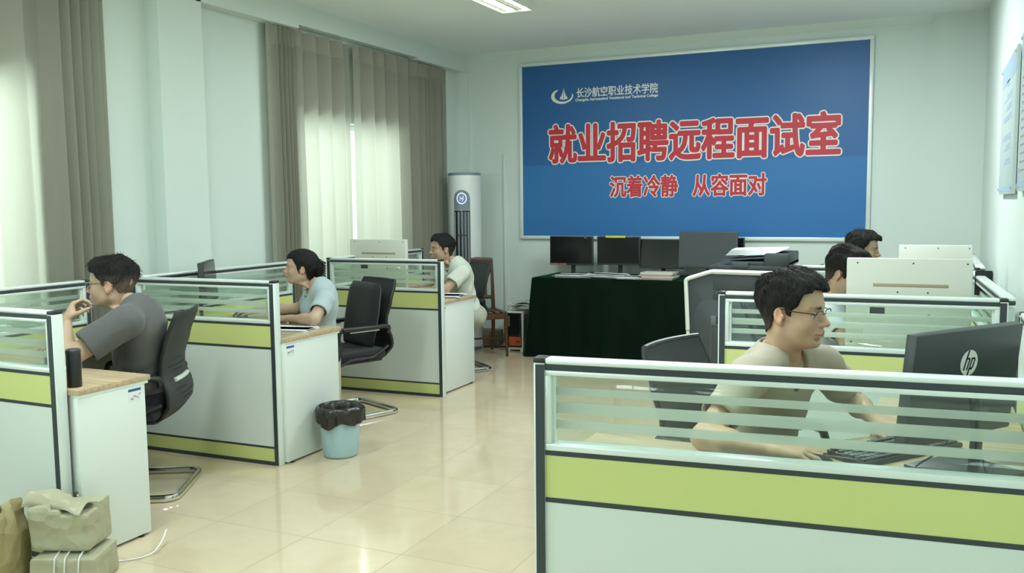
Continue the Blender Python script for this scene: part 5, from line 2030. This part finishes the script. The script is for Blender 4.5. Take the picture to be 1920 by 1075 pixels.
    # ---- trousers and shoes
    if legs and legpts:
        f = Field(lo, hi, .010)
        f.ell(pel - up * .01, (.125 * g, .165 * g, .115), .03, R=RB)
        for sd, sgn in (('L', 1), ('R', -1)):
            hip = pel + lat * sgn * .085 * g
            kn, an = np.array(J['kn' + sd], float), np.array(J['an' + sd], float)
            f.cap(hip, kn, .088 * g ** .5, .062, .04); f.cap(kn, an, .062, .055, .03)
        f.plane(pel + up * .075, up)
        Vt, Ft = f.net()
        Nt = vnormals(Vt, Ft)
        Vt = Vt + Nt * (.004 * np.sin(45 * Vt[:, 2] + 20 * Vt[:, 0]) * np.sin(30 * Vt[:, 1]))[:, None]
        mesh_from('trousers', [(Vt, Ft)], trousers or MT['trousers'], root)
        for sd in 'LR':
            an = np.array(J['an' + sd], float)
            ff = nrm([fwd[0], fwd[1], 0])
            f = Field(np.array([an[0], an[1], 0]) - (.25, .25, .01), np.array([an[0], an[1], .13]) + (.25, .25, 0), .006)
            p = np.array([an[0], an[1], 0])
            f.cap(p - ff * .05 + (0, 0, .036), p + ff * .13 + (0, 0, .030), .036, .034, .01)
            f.cap(p + (0, 0, .05), p + (0, 0, .10), .036, .040, .02)
            f.plane((0, 0, .002), (0, 0, -1)); f.plane((0, 0, .085), (0, 0, 1))
            mesh_from('shoe', [f.net()], MT['shoe'], root)
    # ---- spectacles
    if glasses:
        bm = B()
        lens_b = B()
        def W(p): return Vector(Hc + hs * (p[0] * hF + p[1] * hL + p[2] * hU))
        gz = .004
        for s in (-1, 1):
            loop = []
            for k in range(28):
                a = 2 * PI * k / 28
                ex = math.copysign(abs(math.cos(a)) ** .6, math.cos(a)); ez = math.copysign(abs(math.sin(a)) ** .65, math.sin(a))
                loop.append(W((.1035 - .10 * (abs(.033 + ex * .0245) ** 2) * 8, s * (.033 + ex * .0245), gz + ez * .0175)))
            vs_ = [lens_b.verts.new(p) for p in loop]
            lens_b.faces.new(vs_)
            if glasses == 'full': tube(bm, loop + [loop[0]], .0014 * hs, 6, cap=False)
            else: tube(bm, loop[1:13], .0016 * hs, 6)
            tube(bm, [W((.0945, s * .056, gz + .010)), W((.080, s * .0725 * wide, gz + .012)), W((.03, s * .0800 * wide, gz + .014)), W((-.012, s * .0825 * wide, gz + .018)), W((-.03, s * .081 * wide, gz + .0)), W((-.036, s * .079 * wide, gz - .016))], .0015 * hs, 6)
        tube(bm, [W((.1025, -.0095, gz + .004)), W((.109, 0, gz + .008)), W((.1025, .0095, gz + .004))], .0014 * hs, 6)
        go = obj('spectacles', bm, MT['glasses_dark'], root, smooth=60)
        obj('lens', lens_b, MT['lens'], go, smooth=0)
    return root, (hF, hL, hU)

SKIN = (.56, .365, .245)
LIP = (.42, .17, .14)
def cloth(name, c): return mat(name, c, .85, bump=.12, bscale=24, sheen=.15)

# ---- front man, beige t-shirt
def hR_D(f): hand(f, (-.405, 2.665, .792), (.97, .10, -.06), (0, .05, -1), (0, 1, 0), spread=.22, s=1.0, thumb=(.85, .55, .25),
                  curls=[(.15, .45, .30), (.18, .42, .30), (.25, .45, .30), (.35, .5, .3)])
def hL_D(f): hand(f, (-.150, 3.150, .800), (.75, -.62, -.10), (0, 0, -1), (-.6, -.75, 0), s=1.0, spread=.16, curls=[(.2, .4, .3)] * 4)
J = dict(pelvis=(-.58, 3.28, .52), neck=(-.437, 3.105, 1.018), shL=(-.325, 3.260, .950), shR=(-.522, 2.920, .952),
         elL=(-.235, 3.400, .800), wrL=(-.150, 3.150, .800), elR=(-.610, 2.690, .800), wrR=(-.405, 2.665, .792),
         head=(-.405, 3.075, 1.150), up=(.02, -.03, 1), handR=hR_D, handL=hL_D,
         knL=(-.22, 3.28, .52), knR=(-.30, 3.06, .52), anL=(-.22, 3.22, .09), anR=(-.30, 3.02, .09))
def hairD(wd):
    def ex(f):
        f.cap((.075, -.045, .092), (.088, .02, .100), .012, .012, .014)
        f.cap((.05, .0, .128), (-.05, 0, .130), .014, .012, .02)
    return hair_mesh(.0030, 'short', wd, 3, top=.021, side=.007)
PD, hD = person('man in a beige t-shirt and glasses at the foreground desk, looking right at his monitor', J, (.955, -.29, -.05), SKIN, LIP,
       cloth('beige_tshirt', (.40, .355, .280)), hairD, res=.0055, girth=1.02, glasses='half', wide=1.02, fold_seed=5, hs=1.03, headres=.0026, sleeve=.66, armr=1.02, trousers=MT['trousers'], shirt_noise=.0065, strands=1500)
# small dark sewn mark on the chest of that t-shirt
sh_ = [o for o in PD.children if o.name.startswith('shirt')][0]
from mathutils.bvhtree import BVHTree
bv = BVHTree.FromPolygons([v.co.copy() for v in sh_.data.vertices], [tuple(p.vertices) for p in sh_.data.polygons])
def on_chest(u, v):
    p = Vector((-.300, 3.000, .885)) + Vector((.46, .88, .05)).normalized() * u + Vector((-.1, .0, 1)).normalized() * v
    q = bv.find_nearest(p)
    return q[0] + q[1] * .0015
b = B()
for s in (-1, 1):
    tube(b, [on_chest(-.013 + .0065 * k, s * (.010 - .0028 * (k - 2) ** 2)) for k in range(5)], .0022, 6)
tube(b, [on_chest(0, -.004), on_chest(0, .004)], .0022, 6)
obj('chest_mark', b, MT['ink'], sh_)

# ---- man on the left, grey t-shirt, hand at his chin
def hL_A(f): hand(f, (-3.862, 3.055, .955), (-.10, .55, .80), (.62, .72, -.28), (.55, -.15, .75), s=1.06, spread=.10, thumb=(.55, .45, .75),
                  curls=[(.75, .85, .45), (.85, .9, .5), (.95, .95, .5), (1.05, 1.0, .5)])
def hR_A(f): hand(f, (-4.16, 3.30, .795), (-.7, -.7, -.05), (0, 0, -1), (-.7, .7, 0), s=1.05, curls=[(.2, .4, .3)] * 4)
J = dict(pelvis=(-3.78, 3.50, .53), neck=(-3.720, 3.345, 1.025), shL=(-3.605, 3.190, .955), shR=(-3.84, 3.50, .955),
         elL=(-3.745, 2.945, .790), wrL=(-3.862, 3.055, .955), elR=(-4.02, 3.42, .80), wrR=(-4.16, 3.30, .795),
         head=(-3.865, 3.345, 1.115), up=(-.14, -.10, 1), handL=hL_A, handR=hR_A, palmL=(.6, .7, -.3),
         knL=(-4.02, 3.20, .52), knR=(-4.10, 3.38, .52), anL=(-3.88, 3.24, .09), anR=(-4.02, 3.42, .09))
def hairA(wd): return hair_mesh(.0032, 'fade', wd, 8, top=.021, side=.0040)
PA, hA = person('man in a dark grey t-shirt and glasses, chin resting on his hand', J, (-.84, -.53, .0), (.52, .36, .25), LIP,
       cloth('grey_tshirt', (.105, .105, .105)), hairA, res=.006, girth=1.22, glasses='full', wide=1.12, jaw=1.12, fold_seed=9, hs=1.08, armr=1.25, sleeve=.66, fade=True, shirt_noise=.006, strands=1000)

# ---- woman, pale blue t-shirt
def hR_B(f): hand(f, (-4.215, 4.855, .800), (-.93, -.30, -.10), (0, 0, -1), (.3, -.95, 0), s=.93, spread=.16, curls=[(.15, .45, .3)] * 4)
def hL_B(f): hand(f, (-3.775, 4.650, .788), (-.86, .45, -.02), (0, 0, -1), (-.45, -.86, 0), s=.92, spread=.08, curls=[(.25, .35, .25)] * 4)
J = dict(pelvis=(-3.79, 5.03, .53), neck=(-3.715, 4.885, .985), shL=(-3.575, 4.765, .905), shR=(-3.790, 5.030, .905),
         elL=(-3.520, 4.575, .800), wrL=(-3.775, 4.650, .788), elR=(-3.985, 4.985, .805), wrR=(-4.215, 4.855, .800),
         head=(-3.850, 4.885, 1.095), up=(-.06, -.05, 1), handR=hR_B, handL=hL_B,
         knL=(-3.86, 4.80, .52), knR=(-3.95, 4.93, .52), anL=(-3.84, 4.82, .09), anR=(-3.96, 4.98, .09))
def hairB(wd):
    def ex(f):
        f.ell((-.128, 0, .012), (.026, .034, .055), .02)
        f.ell((-.118, 0, -.040), (.022, .028, .045), .02)
        for s in (-1, 1):
            f.cap((.070, s * .030, .078), (.056, s * .062, .020), .007, .004, .006)
            f.cap((.030, s * .068, .02), (.012, s * .074, -.030), .007, .003, .006)
    return hair_mesh(.0034, 'tied', wd, 4, female=True, extra=ex)
PB, hB = person('woman in a pale blue t-shirt with tied-back hair, using a mouse at the second desk', J, (-.80, -.60, .04), (.52, .355, .25), (.46, .16, .14),
       cloth('pale_blue_tshirt', (.40, .49, .51)), hairB, res=.006, girth=1.03, female=True, wide=1.02, fold_seed=12, hs=.98, armr=.98, sleeve=.62, trousers=MT['trousers'], shirt_noise=.0045, hem=.15)
# claw clip
bm = B()
def Wb(p): return Vector(np.array((-3.850, 4.885, 1.095)) + .98 * (p[0] * hB[0] + p[1] * hB[1] + p[2] * hB[2]))
for s in (-1, 1):
    tube(bm, [Wb((-.122, s * .030, .062)), Wb((-.148, s * .026, .045)), Wb((-.155, s * .018, .01)), Wb((-.150, s * .022, -.03)), Wb((-.130, s * .026, -.055))], .008, 8)
    for k in range(6):
        z = .05 - .018 * k
        tube(bm, [Wb((-.146, s * .024, z)), Wb((-.160, s * .012, z - .006)), Wb((-.164, s * .002, z - .012))], .005, 6, radii=[.006, .005, .003])
obj('hair_clip', bm, MT['black'], PB, smooth=60)

# ---- man at the far left desk, pale shirt
def hR_C(f): hand(f, (-4.17, 6.72, .795), (-.75, -.65, -.05), (0, 0, -1), (.65, -.75, 0), curls=[(.2, .4, .3)] * 4)
def hL_C(f): hand(f, (-3.90, 6.58, .795), (-.80, -.3, -.05), (0, 0, -1), (-.3, .9, 0), curls=[(.2, .4, .3)] * 4)
J = dict(pelvis=(-3.70, 7.06, .53), neck=(-3.795, 6.93, 1.012), shL=(-3.645, 6.815, .930), shR=(-3.92, 7.03, .935),
         elL=(-3.735, 6.66, .795), wrL=(-3.90, 6.58, .795), elR=(-4.08, 6.93, .80), wrR=(-4.17, 6.72, .795),
         head=(-3.895, 6.905, 1.120), up=(-.05, -.06, 1), handR=hR_C, handL=hL_C,
         knL=(-3.86, 6.72, .52), knR=(-3.98, 6.86, .52), anL=(-3.80, 6.78, .09), anR=(-3.96, 6.92, .09))
def hairC(wd): return hair_mesh(.0034, 'short', wd, 6, top=.020, side=.008)
PC, hC = person('man in a pale cream t-shirt at the far left desk, beside the air conditioner', J, (-.66, -.75, -.02), (.42, .28, .19), LIP,
       cloth('cream_tshirt', (.56, .60, .51)), hairC, res=.007, girth=1.05, wide=1.0, fold_seed=21, trousers=MT['trousers_pale'], headres=.0034, shirt_noise=.006)

# ---- the two men on the right, mostly hidden
J = dict(pelvis=(-.52, 5.28, .53), neck=(-.46, 5.09, .985), shL=(-.40, 5.26, .91), shR=(-.46, 4.92, .91),
         elL=(-.28, 5.28, .79), wrL=(-.08, 5.16, .79), elR=(-.36, 4.80, .80), wrR=(-.16, 4.86, .795),
         head=(-.400, 5.06, 1.130), up=(.22, -.08, 1),
         handR=lambda f: hand(f, (-.16, 4.86, .795), (.95, .3, -.05), (0, 0, -1), (0, 1, 0), curls=[(.2, .4, .3)] * 4),
         handL=lambda f: hand(f, (-.08, 5.16, .79), (.95, -.3, -.05), (0, 0, -1), (0, -1, 0), curls=[(.2, .4, .3)] * 4),
         knL=(-.20, 5.30, .52), knR=(-.20, 5.10, .52), anL=(-.20, 5.30, .09), anR=(-.20, 5.10, .09))
def hairE(wd): return hair_mesh(.0034, 'fringe', wd, 14, top=.030, side=.012)
person('man with thick black hair and a white t-shirt, half hidden behind the large cream computer', J, (.86, -.26, -.38), (.46, .31, .21), LIP,
       cloth('white_tshirt', (.66, .70, .74)), hairE, res=.007, fold_seed=31, headres=.0034)
J = dict(pelvis=(-.46, 6.98, .53), neck=(-.52, 6.80, .985), shL=(-.48, 6.97, .91), shR=(-.53, 6.63, .91),
         elL=(-.34, 7.0, .79), wrL=(-.12, 6.95, .79), elR=(-.46, 6.54, .80), wrR=(-.33, 6.56, .795),
         head=(-.425, 6.78, 1.165), up=(.05, 0, 1),
         handR=lambda f: hand(f, (-.33, 6.56, .795), (.95, .2, -.05), (0, 0, -1), (0, 1, 0), curls=[(.2, .4, .3)] * 4),
         handL=lambda f: hand(f, (-.12, 6.95, .79), (.95, -.3, -.05), (0, 0, -1), (0, -1, 0), curls=[(.2, .4, .3)] * 4),
         knL=(-.26, 7.02, .52), knR=(-.26, 6.82, .52), anL=(-.26, 7.02, .09), anR=(-.26, 6.82, .09))
def hairF(wd): return hair_mesh(.0034, 'short', wd, 17, top=.024, side=.010)
person('farthest man on the right, dark-haired, only his face above the other dark-haired man', J, (.965, -.20, -.08), (.38, .25, .17), LIP,
       cloth('slate_shirt', (.13, .19, .25)), hairF, res=.008, fold_seed=41, headres=.0036)

# stools for those two are out of sight behind the desks: plain office chairs like the others
dup(chair0, (-.63, 5.32, 0), 0.0, 'office chair under the man in the white t-shirt, hidden by the dividers')
dup(chair0, (-.46, 7.00, 0), 0.0, 'office chair under the farthest man on the right, hidden by the dividers')
